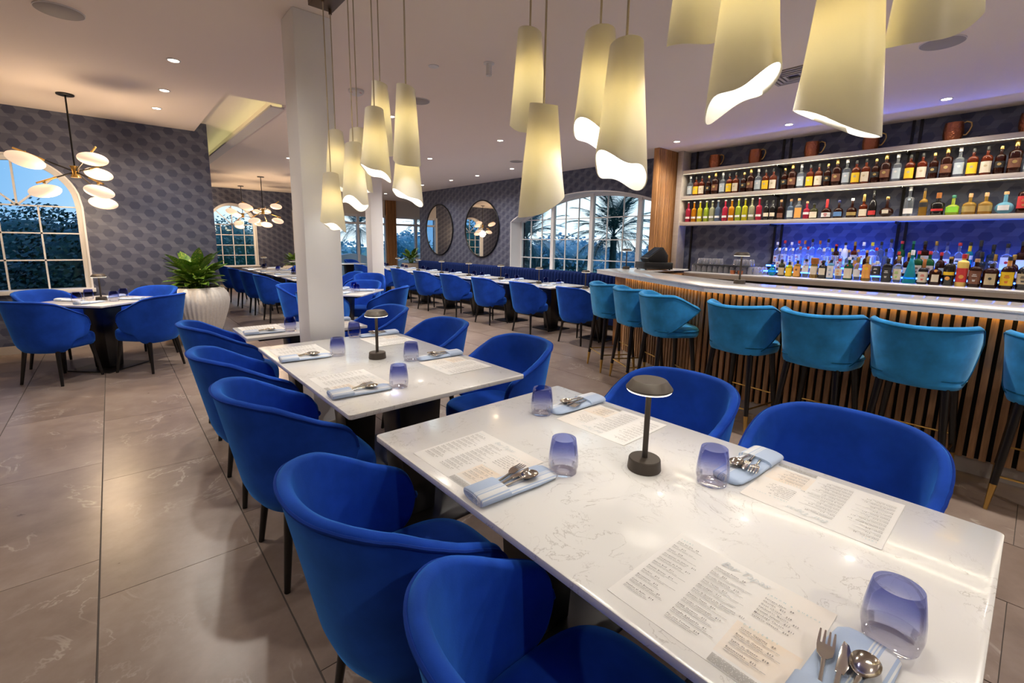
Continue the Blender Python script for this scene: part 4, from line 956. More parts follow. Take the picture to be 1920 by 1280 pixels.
SPEC = {
 'W': (S(.036,.165,.022,.0125,.275,clr,c_wht,.035,(.03,.135,l_gry),mark=(l_wht,.10,.012),sq=.6), 'clear square bottle with white cap and pale label'),
 'Y': (S(.040,.150,.035,.012,.255,amber,c_blk,.035,(.025,.125,l_yel),mark=(l_tan,.085,.013)), 'amber bottle with bright yellow label and black cap'),
 'L': (S(.040,.150,.035,.012,.26,amber,c_blk,.035,(.025,.125,l_crm),mark=(l_tan,.085,.012)), 'amber bottle with cream label and black cap'),
 'D': (S(.036,.15,.03,.0115,.25,dark,c_gold,.028,(.06,.115,l_blk),mark=(l_gld,.09,.014)), 'small dark brown bottle with round gold emblem'),
 'B': (S(.045,.175,.03,.015,.285,dark,c_gold,.05,(.05,.13,l_brn),mark=(l_gld,.10,.016)), 'tall broad dark bottle with gold stopper'),
 'fr': (S(.034,.15,.03,.012,.265,red_l,c_wht,.016,(.045,.07,l_wht),sq=.3), 'bottle of red spirit with white band'), 'fo': (S(.034,.15,.03,.012,.265,orange_l,c_wht,.016,(.045,.07,l_wht),sq=.3), 'bottle of orange spirit with white band'),
 'fy': (S(.034,.15,.03,.012,.265,yellow_l,c_wht,.016,(.045,.07,l_wht),sq=.3), 'bottle of yellow spirit with white band'), 'fl': (S(.034,.15,.03,.012,.265,lime_l,c_wht,.016,(.045,.07,l_wht),sq=.3), 'bottle of lime green spirit with white band'),
 'fp': (S(.034,.15,.03,.012,.265,pale_l,c_wht,.016,(.045,.07,l_wht),sq=.3), 'bottle of pale straw spirit with white band'), 'fs': (S(.034,.15,.03,.012,.265,slate_l,c_wht,.016,(.045,.07,l_wht),sq=.3), 'bottle of slate blue spirit with white band'),
 'wb': (S(.032,.16,.04,.0115,.27,black,c_blk,.045,(.05,.10,l_crm)), 'slim black wine bottle with cream label'),
 'n1': (S(.036,.15,.03,.012,.27,dark,c_cork,.03,(.03,.09,l_brn)), 'dark bottle with cork stopper'), 'n2': (S(.036,.15,.03,.012,.27,slate_l,c_cork,.03,(.03,.12,l_gry)), 'grey blue bottle with cork stopper'),
 'n3': (S(.040,.165,.03,.013,.275,clr,c_cork,.03,(.02,.15,l_org)), 'clear bottle with wide orange label'), 'n4': (S(.034,.11,.03,.012,.23,red_l,c_cork,.026,(.06,.09,l_wht)), 'short bottle of red liqueur'),
 'n5': (S(.043,.10,.04,.012,.20,olive,c_blk,.02,(.015,.09,l_crm)), 'squat olive bottle with cream label'), 'n6': (S(.050,.085,.05,.012,.245,dark,c_red,.06,(.02,.075,l_wht),collar=l_red,lines=l_red), 'round shouldered bottle with red neck and white label'),
 'n7': (S(.045,.09,.04,.012,.225,dark,c_nvy,.03,(.025,.08,l_blu)), 'squat bottle with navy cap and blue label'), 'n8': (S(.048,.085,.045,.013,.24,dark,c_wht,.03,(.03,.07,l_gld)), 'squat cognac bottle with white cap'),
 'n9': (S(.038,.13,.03,.012,.28,amber,c_gold,.085,(.02,.10,l_crm)), 'amber bottle with long gold neck'), 'na': (S(.037,.11,.10,.012,.32,black,c_blk,.03,(.03,.08,l_red)), 'tall black wine shaped bottle with red label'),
 'nb': (S(.062,.1,.03,.014,.235,dark,c_gold,.03,(.04,.08,l_crm),round=1,lr=.0625,lw=.45), 'round flask bottle with cream disc'), 'nc': (S(.040,.20,.02,.013,.335,clr,c_wht,.045,(.03,.09,l_wht),sq=.4,mark=(l_gry,.19,.014)), 'tall clear square bottle'),
 'nd': (S(.035,.15,.04,.012,.31,gold_l,c_blk,.03,(.10,.15,l_blk)), 'slim bottle half filled with gold spirit'), 'ne': (S(.050,.12,.03,.017,.25,black,c_cop,.06,(.05,.075,l_red),taper=1.1), 'black vase shaped bottle with copper neck'),
 'nf': (S(.052,.075,.04,.014,.215,lime_l,c_grn,.03,(.03,.09,l_lim)), 'squat bottle with bright green splash'), 'ng': (S(.052,.095,.04,.013,.225,gold_l,c_cork,.04,(.03,.09,l_gld)), 'squat gold bottle with cork ball stopper'),
 'nh': (S(.066,.1,.03,.014,.225,blue_l,c_cork,.028,(.035,.085,l_wht),round=1,lr=.0665,lw=.6), 'round pale blue flask with white disc'), 'ni': (S(.044,.19,.03,.014,.32,dark,c_gold,.04,(.05,.17,l_red),sq=.5,lines=l_gld), 'square dark bottle with slanted red label'),
 'v1': (S(.036,.17,.03,.012,.28,clr,c_wht,.035,(.03,.11,l_wht),lines=l_red), 'clear vodka bottle with white cap'), 'v2': (S(.038,.18,.03,.013,.30,clr,c_red,.035,(.04,.13,l_wht),lines=l_red), 'clear bottle with red cap'),
 'v3': (S(.036,.18,.03,.012,.30,clr,c_cop,.04,(.03,.09,l_blu)), 'clear blue lit bottle with orange cap'), 'v4': (S(.038,.18,.04,.013,.32,clr,c_blk,.04,(.05,.12,l_gry)), 'tall clear bottle with black cap'),
 'v5': (S(.043,.15,.03,.014,.26,dark,c_red,.025,(.03,.13,l_tan),lines=l_red), 'dark rum bottle with red cap'), 'v6': (S(.042,.12,.09,.013,.28,white_g,c_blk,.03,(.03,.09,l_gry)), 'opaque white bottle with black cap'),
 'v7': (S(.040,.16,.03,.013,.29,amber,c_gold,.045,(.05,.14,l_tan),mark=(l_blk,.10,.016)), 'bottle with gold cap and dark round number'), 'v8': (S(.039,.17,.03,.013,.285,clr,c_yel,.04,(.04,.14,l_wht),mark=(l_red,.12,.010)), 'clear rum bottle with yellow cap'),
 'v9': (S(.039,.17,.03,.013,.285,clr,c_wht,.04,(.04,.14,l_wht),mark=(l_red,.12,.010)), 'clear rum bottle with white cap and red emblem'), 'va': (S(.036,.18,.03,.012,.29,slate_l,c_blk,.035,(.03,.06,l_wht)), 'smoky bottle with black cap'),
 'g1': (S(.040,.15,.06,.012,.30,green,c_red,.03,(.04,.13,l_wht),mark=(l_red,.10,.012)), 'green vermouth bottle with red cap'), 'g2': (S(.040,.15,.06,.012,.30,green,c_grn,.03,(.04,.13,l_wht),mark=(l_grn if False else l_red,.07,.008)), 'green vermouth bottle with green cap'),
 'g3': (S(.048,.18,.03,.015,.30,dark,c_blk,.04,(.09,.15,l_tan),sq=.7,mark=(l_org,.12,.014)), 'broad dark square bottle with orange emblem'), 'g4': (S(.040,.16,.04,.013,.30,clr,c_gold,.045,(.03,.12,l_wht),lines=l_blk), 'clear bottle with gold cap'),
 'g5': (S(.040,.16,.04,.013,.29,clr,c_nvy,.035,(.03,.12,l_wht),lines=l_red), 'clear bottle with navy cap'), 'g6': (S(.042,.15,.04,.014,.285,clr,c_red,.03,(.05,.13,l_crm),lines=l_blk), 'clear bottle with red cap and cream label'),
 'g7': (S(.034,.16,.04,.013,.29,teal_l,c_blk,.035,(.12,.16,l_wht),collar=l_yel), 'teal liqueur bottle with black cap'), 'g8': (S(.042,.14,.07,.014,.31,navy_g,c_blk,.06,(.03,.10,l_blu)), 'tall navy sherry bottle'),
 'g9': (S(.044,.16,.02,.014,.27,liquid('smoke',(.03,.05,.07),(.2,.28,.34),.5),c_blk,.05,(.03,.14,l_blk),sq=.7,lines=l_gry), 'square smoky bottle with black label'), 'ga': (S(.044,.16,.02,.014,.28,clr,c_blk,.04,(.03,.15,l_wht),sq=.7,mark=(l_red,.10,.014)), 'square bourbon bottle with white label'), 'gb': (S(.046,.16,.04,.015,.30,dark,c_blk,.04,(.03,.13,l_wht)), 'dark bottle with white label'),
 'j1': (S(.048,.14,.05,.014,.27,green,c_red,.035,(.03,.12,l_crm),lines=l_brn), 'green whiskey bottle with cream label'), 'j2': (S(.042,.13,.05,.013,.26,dark,c_red,.035,(.03,.10,l_gry)), 'dark bottle with red cap'), 'j3': (S(.046,.11,.05,.014,.25,dark,c_gold,.05,(.03,.09,l_wht)), 'dark bottle with gold neck'),
 'k0': (S(.050,.08,.03,.018,.14,teal_l,c_nvy,.012,None,round=1), 'round teal glass skull shaped decanter'), 'k1': (S(.040,.12,.03,.014,.195,olive,c_blk,.035,(.015,.10,l_tan)), 'small olive bottle with tan label'), 'k2': (S(.040,.11,.02,.013,.17,yellow_l,c_blk,.03,(.01,.10,l_yel)), 'small yellow labelled bottle'),
 'k3': (S(.042,.13,.02,.013,.19,gold_l,c_blk,.03,(.01,.125,l_org),mark=(l_brn,.085,.013)), 'gold bottle with orange label'), 'k4': (S(.042,.13,.03,.013,.21,clr,c_blk,.03,(.06,.135,l_wht),mark=(l_red,.12,.006)), 'clear gin bottle with white label'), 'k5': (S(.043,.13,.01,.035,.225,gold_l,c_cop,.07,(.04,.13,l_crm)), 'cream bottle under a broad copper lid'),
 'k6': (S(.048,.12,.03,.015,.20,black,c_blk,.03,(.04,.115,l_crm),lw=.75), 'round black bottle with cream diamond label'), 'k7': (S(.036,.15,.02,.013,.21,blue_l,c_blk,.03,(.015,.145,l_wht),sq=.6,lines=l_blu), 'slim pale blue square bottle'), 'k8': (S(.042,.13,.03,.013,.225,clr,c_red,.03,(.04,.115,l_crm),mark=(l_red,.13,.008),lines=l_org), 'clear bottle with orange and red label'),
 'k9': (S(.045,.13,.04,.014,.245,green,c_wht,.03,(.02,.125,l_crm),mark=(l_red,.155,.009)), 'green gin bottle with red seal'), 'ka': (S(.038,.13,.05,.012,.25,clr,c_gold,.06,(.04,.12,l_wht)), 'clear tequila bottle with pale neck'), 'kb': (S(.044,.14,.04,.013,.255,gold_l,c_gold,.06,(.03,.17,l_org),mark=(l_yel,.13,.017)), 'gold tequila bottle with orange and red label'),
 'kc': (S(.044,.15,.02,.016,.21,clr,c_wht,.03,(.07,.16,l_blk),sq=.5,lines=l_wht), 'clear bottle with black label'), 'kd': (S(.045,.17,.02,.014,.24,black,c_blk,.04,(.02,.15,l_blk),sq=.7,lines=l_wht), 'square black bottle with white print'), 'ke': (S(.042,.16,.03,.014,.27,clr,c_gold,.05,(.03,.14,l_crm),lines=l_lim), 'clear bottle with leafy yellow label'),
 'q1': (S(.062,.1,.1,.014,.33,teal_l,c_wht,.05,(.06,.075,l_gry),cone=1,lr=.05), 'conical frosted bottle with teal liqueur'), 'q2': (S(.042,.13,.03,.013,.245,black,c_cop,.09,(.02,.12,l_crm),sq=.6,lines=l_red), 'square black bottle with orange neck'), 'q3': (S(.050,.12,.03,.014,.21,dark,c_blk,.03,(.03,.10,l_crm),lw=.6,mark=(l_org,.135,.014)), 'round dark bottle with cream disc label'),
 'q4': (S(.046,.18,.03,.015,.27,black,c_gold,.02,(.10,.13,l_yel),mark=(l_org,.07,.02)), 'dark bottle with colourful print'), 'q5': (S(.045,.22,.02,.016,.30,yel_g,c_red,.04,(.04,.17,l_red),mark=(l_org,.09,.02)), 'yellow bottle with red label and red cap'), 'q6': (S(.047,.16,.03,.016,.26,dark,c_cork,.03,(.03,.15,l_brn),sq=.5,lines=l_wht), 'bourbon bottle with brown and white label'),
 'q7': (S(.058,.14,.04,.015,.22,dark,c_blk,.03,(.03,.13,l_tan),lw=.7,mark=(l_blk,.085,.013)), 'wide dark bottle with tan label'), 'q8': (S(.050,.15,.05,.015,.285,dark,c_blk,.035,(.03,.15,l_yel),lines=l_red,collar=l_org), 'brown coffee liqueur bottle with yellow label'), 'q9': (S(.050,.15,.05,.015,.28,black,c_gold,.03,(.05,.14,l_tan),lines=l_blk), 'dark cream liqueur bottle with tan label'),
}
def ordinal(n): return ['first','second','third','fourth','fifth','sixth','seventh','eighth','ninth','tenth','eleventh','twelfth','thirteenth','fourteenth','fifteenth','sixteenth','seventeenth','eighteenth','nineteenth','twentieth','twenty-first','twenty-second','twenty-third','twenty-fourth','twenty-fifth','twenty-sixth','twenty-seventh','twenty-eighth','twenty-ninth','thirtieth','thirty-first','thirty-second','thirty-third','thirty-fourth','thirty-fifth','thirty-sixth'][n]
def row(keys, ys, x, z, where, group, scl=(1.12, 1.12, 1.14)):
    for i, (k, y) in enumerate(zip(keys, ys)):
        sp, desc = SPEC[k]; t = thing('bottle', f'{desc}, {ordinal(i)} {where}', 'bottle', (x, y, z+.0005), rnd.uniform(-.12, .12), group)
        t.scale = scl if k[0] != 'f' else (scl[0], scl[1], 1.19)
        for nm, me in bottle_meshes(k, sp): link(nm, me, t)
S3 = [3.815,3.719,3.626,3.516,3.412,3.3,3.201,3.109,2.993,2.901,2.8,2.7,2.601,2.458,2.365,2.261,2.152,2.057,1.957,1.86,1.757,1.659,1.563,1.466,1.372,1.265,1.15,1.045,.946,.843,.742,.638,.533,.435,.331,.226]
row(('WYLDB'*8)[:36], S3, 7.03, SH[1]+ST_, 'on the middle shelf', 'bottles on the middle shelf')
S2 = [3.817,3.72,3.622,3.52,3.429,3.34,3.23,3.134,3.037,2.943,2.847,2.749,2.648,2.566,2.465,2.342,2.247,2.148,2.063,1.921,1.791,1.652,1.537,1.445,1.308,1.111,.983,.86,.736,.606,.486,.345,.215]
row(['fr','fo','fy','fl','fp','fs','fr','fo','fl','fy','fp','fr','wb','wb','n1','n2','n3','n4','n5','n6','n7','n8','n9','na','nb','nc','nd','ne','nf','ng','ng','nh','ni'], S2, 7.03, SH[0]+ST_, 'on the lowest shelf', 'bottles on the lowest shelf', (1.1, 1.1, 1.0))
BK = [2.433,2.341,2.256,2.168,2.098,2.014,1.927,1.839,1.745,1.650,1.552,1.465,1.38,1.295,1.205,1.105,1.004,.902,.808,.717,.618,.538,.459,.362,.262,.158]
row(['v1','v2','v1','v2','v3','v4','v3','v4','v5','v6','v7','v9','v8','va','v4','g1','g2','g3','g4','g5','g6','g7','g8','g9','ga','gb'], BK, 6.965, ZK+.14, 'on the upper riser step', 'bottles on the upper riser step', (.98, .98, 1.08))
MD = [2.342,2.266,2.182,2.097,2.009,1.831,1.741,1.660,1.568,1.478,1.389,1.303,1.212,1.095,1.003,.92,.825,.735,.643,.537,.428,.329,.199]
row(['v1','v1','v1','v3','v2','v9','v8','v9','n2','n3','n1','v2','va','j2','j3','j1','j1','j2','n7','j3','g9','ka','j3'], MD, 6.80, ZK+.07, 'on the middle riser step', 'bottles on the middle riser step', (.92, .92, 1.05))
FR = [2.347,2.235,2.145,2.052,1.957,1.866,1.772,1.690,1.605,1.510,1.424,1.336,1.243,1.148,1.056,.948,.840,.740,.636,.540,.441,.332,.218,.108]
row(['k0','k1','k2','k3','k4','k5','k6','k7','k8','k9','ka','kb','kc','kd','ke','q1','q2','q3','q4','q5','q6','q7','q8','q9'], FR, 6.62, ZK, 'on the back counter', 'bottles on the back counter', (1.0, 1.0, 1.1))
# --- copper mugs on the top shelf
def make_mug():
    t = thing('copper_mug', 'x', 'mug')
    MB().lathe([(.062,0),(.070,.004),(.083,.06),(.085,.10),(.080,.15),(.074,.19),(.071,.19),(.076,.15),(.080,.10),(.078,.06),(.06,.01)], 36).build('cup', M['copper'], t, smooth=50)
    MB().tube([(0,-.076,.175),(0,-.10,.185),(0,-.135,.168),(0,-.142,.13),(0,-.128,.085),(0,-.105,.05),(0,-.084,.052)], .0075, 10).build('handle', M['brass'], t); return t
MG = Proto(make_mug)
for k, y in enumerate((3.45, 2.87, 2.17, 1.55, .83, .27)): MG.put((7.03, y, SH[2]+ST_), rnd.uniform(-.2,.2), f'hammered copper mug with brass handle, {ordinal(k)} from the left on the top shelf', 'copper mugs on the top shelf')
# --- bar glasses stacked on the back counter
def make_barglass(h, r_):
    def f():
        t = thing('bar_glass', 'x', 'glass'); MB().lathe([(r_*.97,0),(r_,.004),(r_*.93,h*.6),(r_*.80,h-.01),(r_*.6,h),(.002,h),(.002,h-.012),(r_*.72,h-.014),(r_*.88,h*.6),(r_*.93,.002)], 18, cap0=False, cap1=False).build('glass_wall', M['clear'], t, smooth=50); return t
    return Proto(f)
G1, G2 = make_barglass(.105, .038), make_barglass(.085, .034)
for r_i, x in enumerate((6.50, 6.60, 6.70)):
    for i in range(12): G1.put((x, 3.37-i*.0795-r_i*.012, ZK), 0, f'clear upturned bar glass, {ordinal(i)} from the left in the {("front", "middle", "rear")[r_i]} row', 'bar glasses on the back counter')
tr = thing('glass_tray', 'dark rubber tray carrying a second layer of bar glasses', 'tray', (6.6, 2.98, ZK+.106)); MB().box(-.15, .15, -.40, .40, 0, .008).build('mat', M['blackplastic'], tr, bevel=.002)
for i in range(8): G2.put((6.52+.09*(i % 2), 3.30-(i//2)*.09, ZK+.1145), 0, f'clear bar glass on the left of the tray, {("front", "rear")[i % 2]} row, {ordinal(i//2)}', 'bar glasses on the tray')
for i in range(6): G2.put((6.56+.09*(i % 2), 2.80-(i//2)*.09, ZK+.1145), 0, f'small clear bar glass on the right of the tray, {("front", "rear")[i % 2]} row, {ordinal(i//2)}', 'small bar glasses at the tray end')
# --- till
t = thing('cash_drawer', 'black cash drawer on the bar counter beside the oak panel', 'cash drawer', (5.78, 3.60, ZB), R(-36))
MB().box(-.20, .20, -.19, .19, .012, .105).build('case', M['blackplastic'], t, bevel=.005); MB().box(-.205, -.2, -.175, .175, .02, .085).build('drawer_front', M['blackplastic'], t, bevel=.002)
for a_ in (-1, 1):
    for b_ in (-1, 1): MB().lathe([(.012,0),(.012,.013)], 10, (a_*.17, b_*.16, 0)).build('foot', M['blackplastic'], t)
t = thing('till_terminal', 'black wedge shaped till terminal with tilted screen on the cash drawer', 'till', (5.80, 3.61, ZB+.1052), R(-36))
MB().add([(-.12,-.15,0),(.14,-.15,0),(.14,.15,0),(-.12,.15,0),(-.15,-.15,.05),(.06,-.15,.21),(.06,.15,.21),(-.15,.15,.05),(.14,-.15,.10),(.14,.15,.10)], [(0,3,2,1),(0,1,8,5,4),(3,7,6,9,2),(4,5,6,7),(0,4,7,3),(1,2,9,8),(5,8,9,6)]).build('housing', M['blackplastic'], t, bevel=.008)
MB().add([(-.135,-.125,.0655),(.045,-.125,.2035),(.045,.125,.2035),(-.135,.125,.0655),(-.137,-.125,.067),(.043,-.125,.205),(.043,.125,.205),(-.137,.125,.067)], [(0,1,2,3),(4,7,6,5),(0,4,5,1),(1,5,6,2),(2,6,7,3),(3,7,4,0)]).build('screen', M['screen'], t, smooth=None)
for dy, lab in ((-.05, 'right hand'), (.05, 'left hand')):
    t = thing('tealight_cup', 'small copper tealight cup among the bar glasses, the '+lab+' one', 'candle', (6.42, 2.72+dy, ZK), 0, 'tealight cups'); MB().lathe([(.03,0),(.036,.05),(.033,.05),(.026,.006)], 18).build('cup', M['copper'], t); MB().lathe([(.02,.006),(.02,.02),(.003,.022)], 12).build('wax', M['opal'], t)
# ================================================================ pendants
RV = Vector((math.cos(YAW), -math.sin(YAW))); FV = Vector((math.sin(YAW), math.cos(YAW)))
def point(name, loc, col, w, rad, parent=None):
    l = bpy.data.lights.new(name, 'POINT'); l.color = col; l.energy = w; l.shadow_soft_size = rad; return link(name, l, parent, loc)
def spot(name, loc, col, w, ang, parent=None, rad=.04):
    l = bpy.data.lights.new(name, 'SPOT'); l.color = col; l.energy = w; l.spot_size = R(ang); l.spot_blend = .9; l.shadow_soft_size = rad; return link(name, l, parent, loc)
WARM = (1., .91, .81)
def pendant(x, y, zt, zb, low, slant, wob, label, group, zplate, lit=1):
    t = thing('pendant_lamp', label, 'pendant lamp', (x, y, ZC), 0, group); h = zt-zb; Z = zt-ZC; n = 60
    ld = (RV*low[0]+FV*low[1]).normalized(); a0 = math.atan2(ld.y, ld.x); ph = wob
    def ring(k, off):
        r_ = (.044+(.071-.044)*k)-off; out = []
        for i in range(n):
            a = 2*math.pi*i/n; lob = 1+(.05+.05*k)*math.cos(2*(a-a0)+.6)+(.01+.035*k)*math.cos(3*(a-a0)+ph)
            zb_ = -h*k+(-slant*math.cos(a-a0)+.5*slant*max(low[1], .10)*math.sin(3*(a-a0)+ph*2))*max(0, (k-.55)/.45)**1.5+(.010*math.cos(a-a0+1.9))*max(0, (.3-k)/.3)
            out.append((r_*lob*math.cos(a), r_*lob*math.sin(a), Z+zb_))
        return out
    ks = [0,.03,.15,.3,.45,.6,.72,.82,.9,.96,1]
    rings = [ring(k, 0) for k in ks]+[ring(k, .0028) for k in ks[::-1]]
    MB().loft(rings+[rings[0]], False, False).build('shade', M['shade'], t, smooth=80)
    MB().lathe([(.016, Z-.04),(.016, Z-.10),(.012, Z-.105),(.001, Z-.105)], 16).build('socket', M['cord'], t)
    MB().lathe([(.004, Z-.175),(.018, Z-.165),(.024, Z-.145),(.02, Z-.12),(.012, Z-.104)], 18).build('bulb', M['bulb'], t, smooth=60)
    MB().lathe([(.0035, Z-.045),(.0035, zplate-ZC)], 8).build('cord', M['cord'], t)
    MB().lathe([(.010, zplate-ZC-.03),(.010, zplate-ZC)], 10).build('cord_grip', M['plate'], t)
    point('pendant_light', (0, 0, Z-.20), (1., .96, .88), 3.15*lit, .025, t)
PA, PB = 1.10, 1.19
G_ = 'pendant lamps over the second table'
for y0_, y1_, lab in ((1.90, 3.20, 'over the second table'), (.05, 1.40, 'over the nearest table')):
    t = thing('ceiling_canopy', 'long bronze ceiling plate carrying the pendant cords '+lab, 'ceiling plate', (1.145, (y0_+y1_)/2, ZC), 0, 'pendant ceiling plates')
    MB().box(-.075, .075, -(y1_-y0_)/2, (y1_-y0_)/2, -.028, 0).build('plate', M['plate'], t, bevel=.002)
ZP = ZC-.028
for x, y, zt, zb, low, sl, wob, lab in (
    (PA, 3.03, 1.846, 1.520, (.7,.7), .030, .3, 'lowest one on the far left'), (PB, 3.157, 2.136, 1.79, (.8,.6), .030, 1.2, 'behind the lowest one, beside the column'),
    (PA, 2.66, 1.974, 1.645, (.3,.95), .028, 2.0, 'second in the near row'), (PB, 2.80, 2.088, 1.745, (.5,.8), .02, .9, 'mostly hidden in the middle of the cluster'),
    (PA, 2.37, 2.102, 1.785, (.8,.6), .034, 2.8, 'third in the near row, bright opening'), (PB, 2.485, 2.275, 1.92, (.5,-.85), .03, 1.7, 'highest one at the back'),
    (PA, 2.03, 2.134, 1.80, (.5,-.85), .028, .5, 'right hand near one'), (PB, 2.20, 1.960, 1.655, (.85,.5), .034, 2.2, 'lower right one')):
    pendant(x, y, zt, zb, low, sl, wob, 'white porcelain pendant over the second table, '+lab, G_, ZP)
G_ = 'pendant lamps over the nearest table'
for x, y, zt, zb, low, sl, wob, lab in (
    (PB, 1.29, 2.164, 1.835, (.5,-.85), .03, 1.0, 'far left upper one'), (PA, 1.12, 1.874, 1.555, (-.75,-.65), .042, .4, 'low one before the arched window'),
    (PB, .975, 2.066, 1.765, (.75,.65), .034, 2.4, 'second pair, rear one'), (PA, .81, 1.96, 1.635, (.7,.75), .036, 2.9, 'second pair, near one'),
    (PB, .67, 2.25, 1.95, (-.3,-.95), .032, 1.5, 'cut off left of the bright opening'), (PA, .495, 2.11, 1.765, (-.75,.7), .036, 2.6, 'with the brightest white opening'),
    (PA, .307, 1.99, 1.672, (.68,-.73), .036, .2, 'large one before the copper mugs'), (PB, .195, 2.14, 1.835, (-.75,-.66), .046, 1.1, 'nearest one cut off at the top right')):
    pendant(x, y, zt, zb, low, sl, wob, 'white porcelain pendant over the nearest table, '+lab, G_, ZP)

# ================================================================ chandeliers
def make_chandelier():
    t = thing('globe_chandelier', 'x', 'chandelier')
    MB().lathe([(.075,0),(.075,-.012),(.07,-.016),(.001,-.016)], 30).build('canopy', M['blackmetal'], t)
    MB().lathe([(.008,-.01),(.008,-.75)], 12).build('stem', M['blackmetal'], t)
    MB().lathe([(.045,-.74),(.036,-.76),(.028,-.80),(.036,-.84),(.045,-.86)], 20).build('hub', M['brass'], t)
    for rx, rz_, fx, size, tilt in ((-.37,.10,.0,.150,-14), (-.25,-.21,-.10,.130,8), (.18,-.20,-.36,.126,-10), (.20,-.28,.34,.134,-6), (.16,.13,-.36,.128,-4), (.19,.05,.34,.13,-8)):
        d2 = Vector((rx, fx)); p = Vector((d2.x, d2.y, rz_-.80)); up = .08; e_ = Vector((p.x*1.22, p.y*1.22, (rz_*1.12)-.80+up)); h0 = Vector((0,0,-.80)); m_ = h0.lerp(e_, .5)
        MB().cone(h0, m_, .0075, .0075, 8).build('arm', M['blackmetal'], t); MB().cone(m_, e_, .0095, .0095, 8).build('arm_sleeve', M['brass'], t)
        q = h0.lerp(e_, .80); n = 26; rings = []
        ax = d2.normalized() if d2.length > .01 else RV
        for k in range(15):
            th = math.pi*(k+.001)/14.002; r_ = size*math.sin(th); z = size*.52*math.cos(th)
            rings.append([(r_*math.cos(2*math.pi*i/n)+p.x, r_*.92*math.sin(2*math.pi*i/n)+p.y, p.z-.02+z+ (r_*math.cos(2*math.pi*i/n))*math.sin(R(tilt))) for i in range(n)])
        MB().loft(rings).build('opal_globe', M['opal'], t, smooth=80)
        MB().cone((p.x, p.y, p.z+size*.45), (q.x, q.y, q.z), .012, .010, 8).build('globe_holder', M['brass'], t)
    return t
CD = Proto(make_chandelier); G_ = 'opal globe chandeliers'
for x, y, rz, lab in ((-.215, 7.05, 0, 'over the corner table by the left window'), (2.84, 12.37, .15, 'in the back dining room, nearer and half hidden by the column'), (2.90, 14.9, .6, 'in the back dining room before the far arched window')):
    CD.put((x, y, ZC+(.03 if x < 1 else 0)), rz, 'opal globe chandelier '+lab, G_)
for x, y, z in ((-.215, 7.0, 1.80), (2.84, 12.37, 1.80), (2.9, 14.9, 1.80)): point('chandelier_light', (x, y, z), (1., .72, .44), 30, .12)

# ================================================================ ceiling fittings
def make_down():
    t = thing('recessed_downlight', 'x', 'downlight')
    MB().lathe([(.052,0),(.052,-.004),(.040,-.006),(.038,-.002)], 24, cap0=False, cap1=False).build('trim_ring', M['whiteplastic'], t); MB().lathe([(.039,-.003),(.001,-.003)], 20, cap0=False).build('lens', M['lens'], t, smooth=None)
    return t
DL = Proto(make_down); G_ = 'recessed ceiling downlights'
DLS = [(.545, 4.98, 'over the aisle, nearest the left column face', 30), (.57, 6.14, 'between the aisle and the corner table', 30), (.56, 7.02, 'closest to the left wallpapered wall', 30),
       (6.36, .84, 'over the bar bottles, nearest the right edge', 26), (6.33, 2.23, 'over the bar bottles in the middle', 26), (6.24, 3.64, 'over the bar beside the oak panel', 26),
       (4.41, 5.37, 'over the aisle behind the far left pendant', 58), (4.44, 7.37, 'over the aisle further back', 55),
       (6.13, 5.86, 'first of the row over the banquette, behind a pendant', 30), (6.18, 7.15, 'second of the row over the banquette', 30), (6.27, 8.42, 'third of the row over the banquette', 30), (6.3, 9.50, 'fourth of the row over the banquette', 30), (6.3, 10.85, 'fifth of the row over the banquette', 30),
       (2.67, 5.30, 'beside the top of the rear pendants of the second table', 46), (3.43, 1.52, 'near the bar stools, beside the bright pendant opening', 48), (3.4, -.6, 'added out of view over the bar stools beyond the right edge', 48), (6.35, -.6, 'added out of view over the bar bottles beyond the right edge', 26),  # the pair past the right edge is added, unseen, to even the lighting
       (2.6, 9.2, 'over the back dining room tables', 30), (4.5, 9.6, 'in the middle of the room past the far column', 50), (4.5, 12.0, 'near the far end windows', 50), (6.6, 13.6, 'closest to the far end glazing', 30),
       (.2, 2.6, 'added out of view over the aisle left of the second table', 17), (-1.6, 4.0, 'added out of view over the open floor on the far left', 28), (-1.6, 1.2, 'added unseen over the open floor at the left rear', 22), (.6, -1.6, 'added unseen behind the camera', 26), (2.6, -2.0, 'added unseen at the right rear', 34)]  # unseen downlights added to keep the room evenly lit
for x, y, lab, w in DLS:
    z = ZC+.03 if (x < 1.05 and y > 5.72) else ZC
    o = DL.put((x, y, z), 0, 'round lit downlight '+lab, G_)
    spot('downlight_beam', (x, y, z-.012), WARM, w*2.2, 150)
def disc(name, x, y, r_, label, mat, group=None, h=.008):
    t = thing(name, label, 'speaker', (x, y, ZC), 0, group); MB().lathe([(r_,0),(r_,-h),(r_*.96,-h-.003),(.002,-h-.003)], 40).build('grille', M['speaker'], t); MB().lathe([(r_*1.03,0),(r_*1.03,-h+.001),(r_*.99,-h)], 40, cap0=False, cap1=False).build('rim', M['whiteplastic'], t)
G_ = 'round ceiling speakers'
disc('ceiling_speaker', -.11, 4.46, .125, 'large flat round grey ceiling speaker at the top left', None, G_)
disc('ceiling_speaker', 4.65, .685, .125, 'large flat round grey ceiling speaker at the top right', None, G_)
disc('ceiling_speaker', 2.60, 4.53, .115, 'round grey ceiling speaker behind the rear pendants of the second table', None, G_)
disc('ceiling_speaker', 5.69, 6.47, .115, 'round grey ceiling speaker above the banquette tables', None, G_)
t = thing('smoke_detector', 'white dome smoke detector with red print near the column', 'smoke detector', (1.98, 4.66, ZC)); MB().lathe([(.075,0),(.075,-.02),(.06,-.035),(.035,-.05),(.001,-.052)], 30).build('dome', M['whiteplastic'], t)
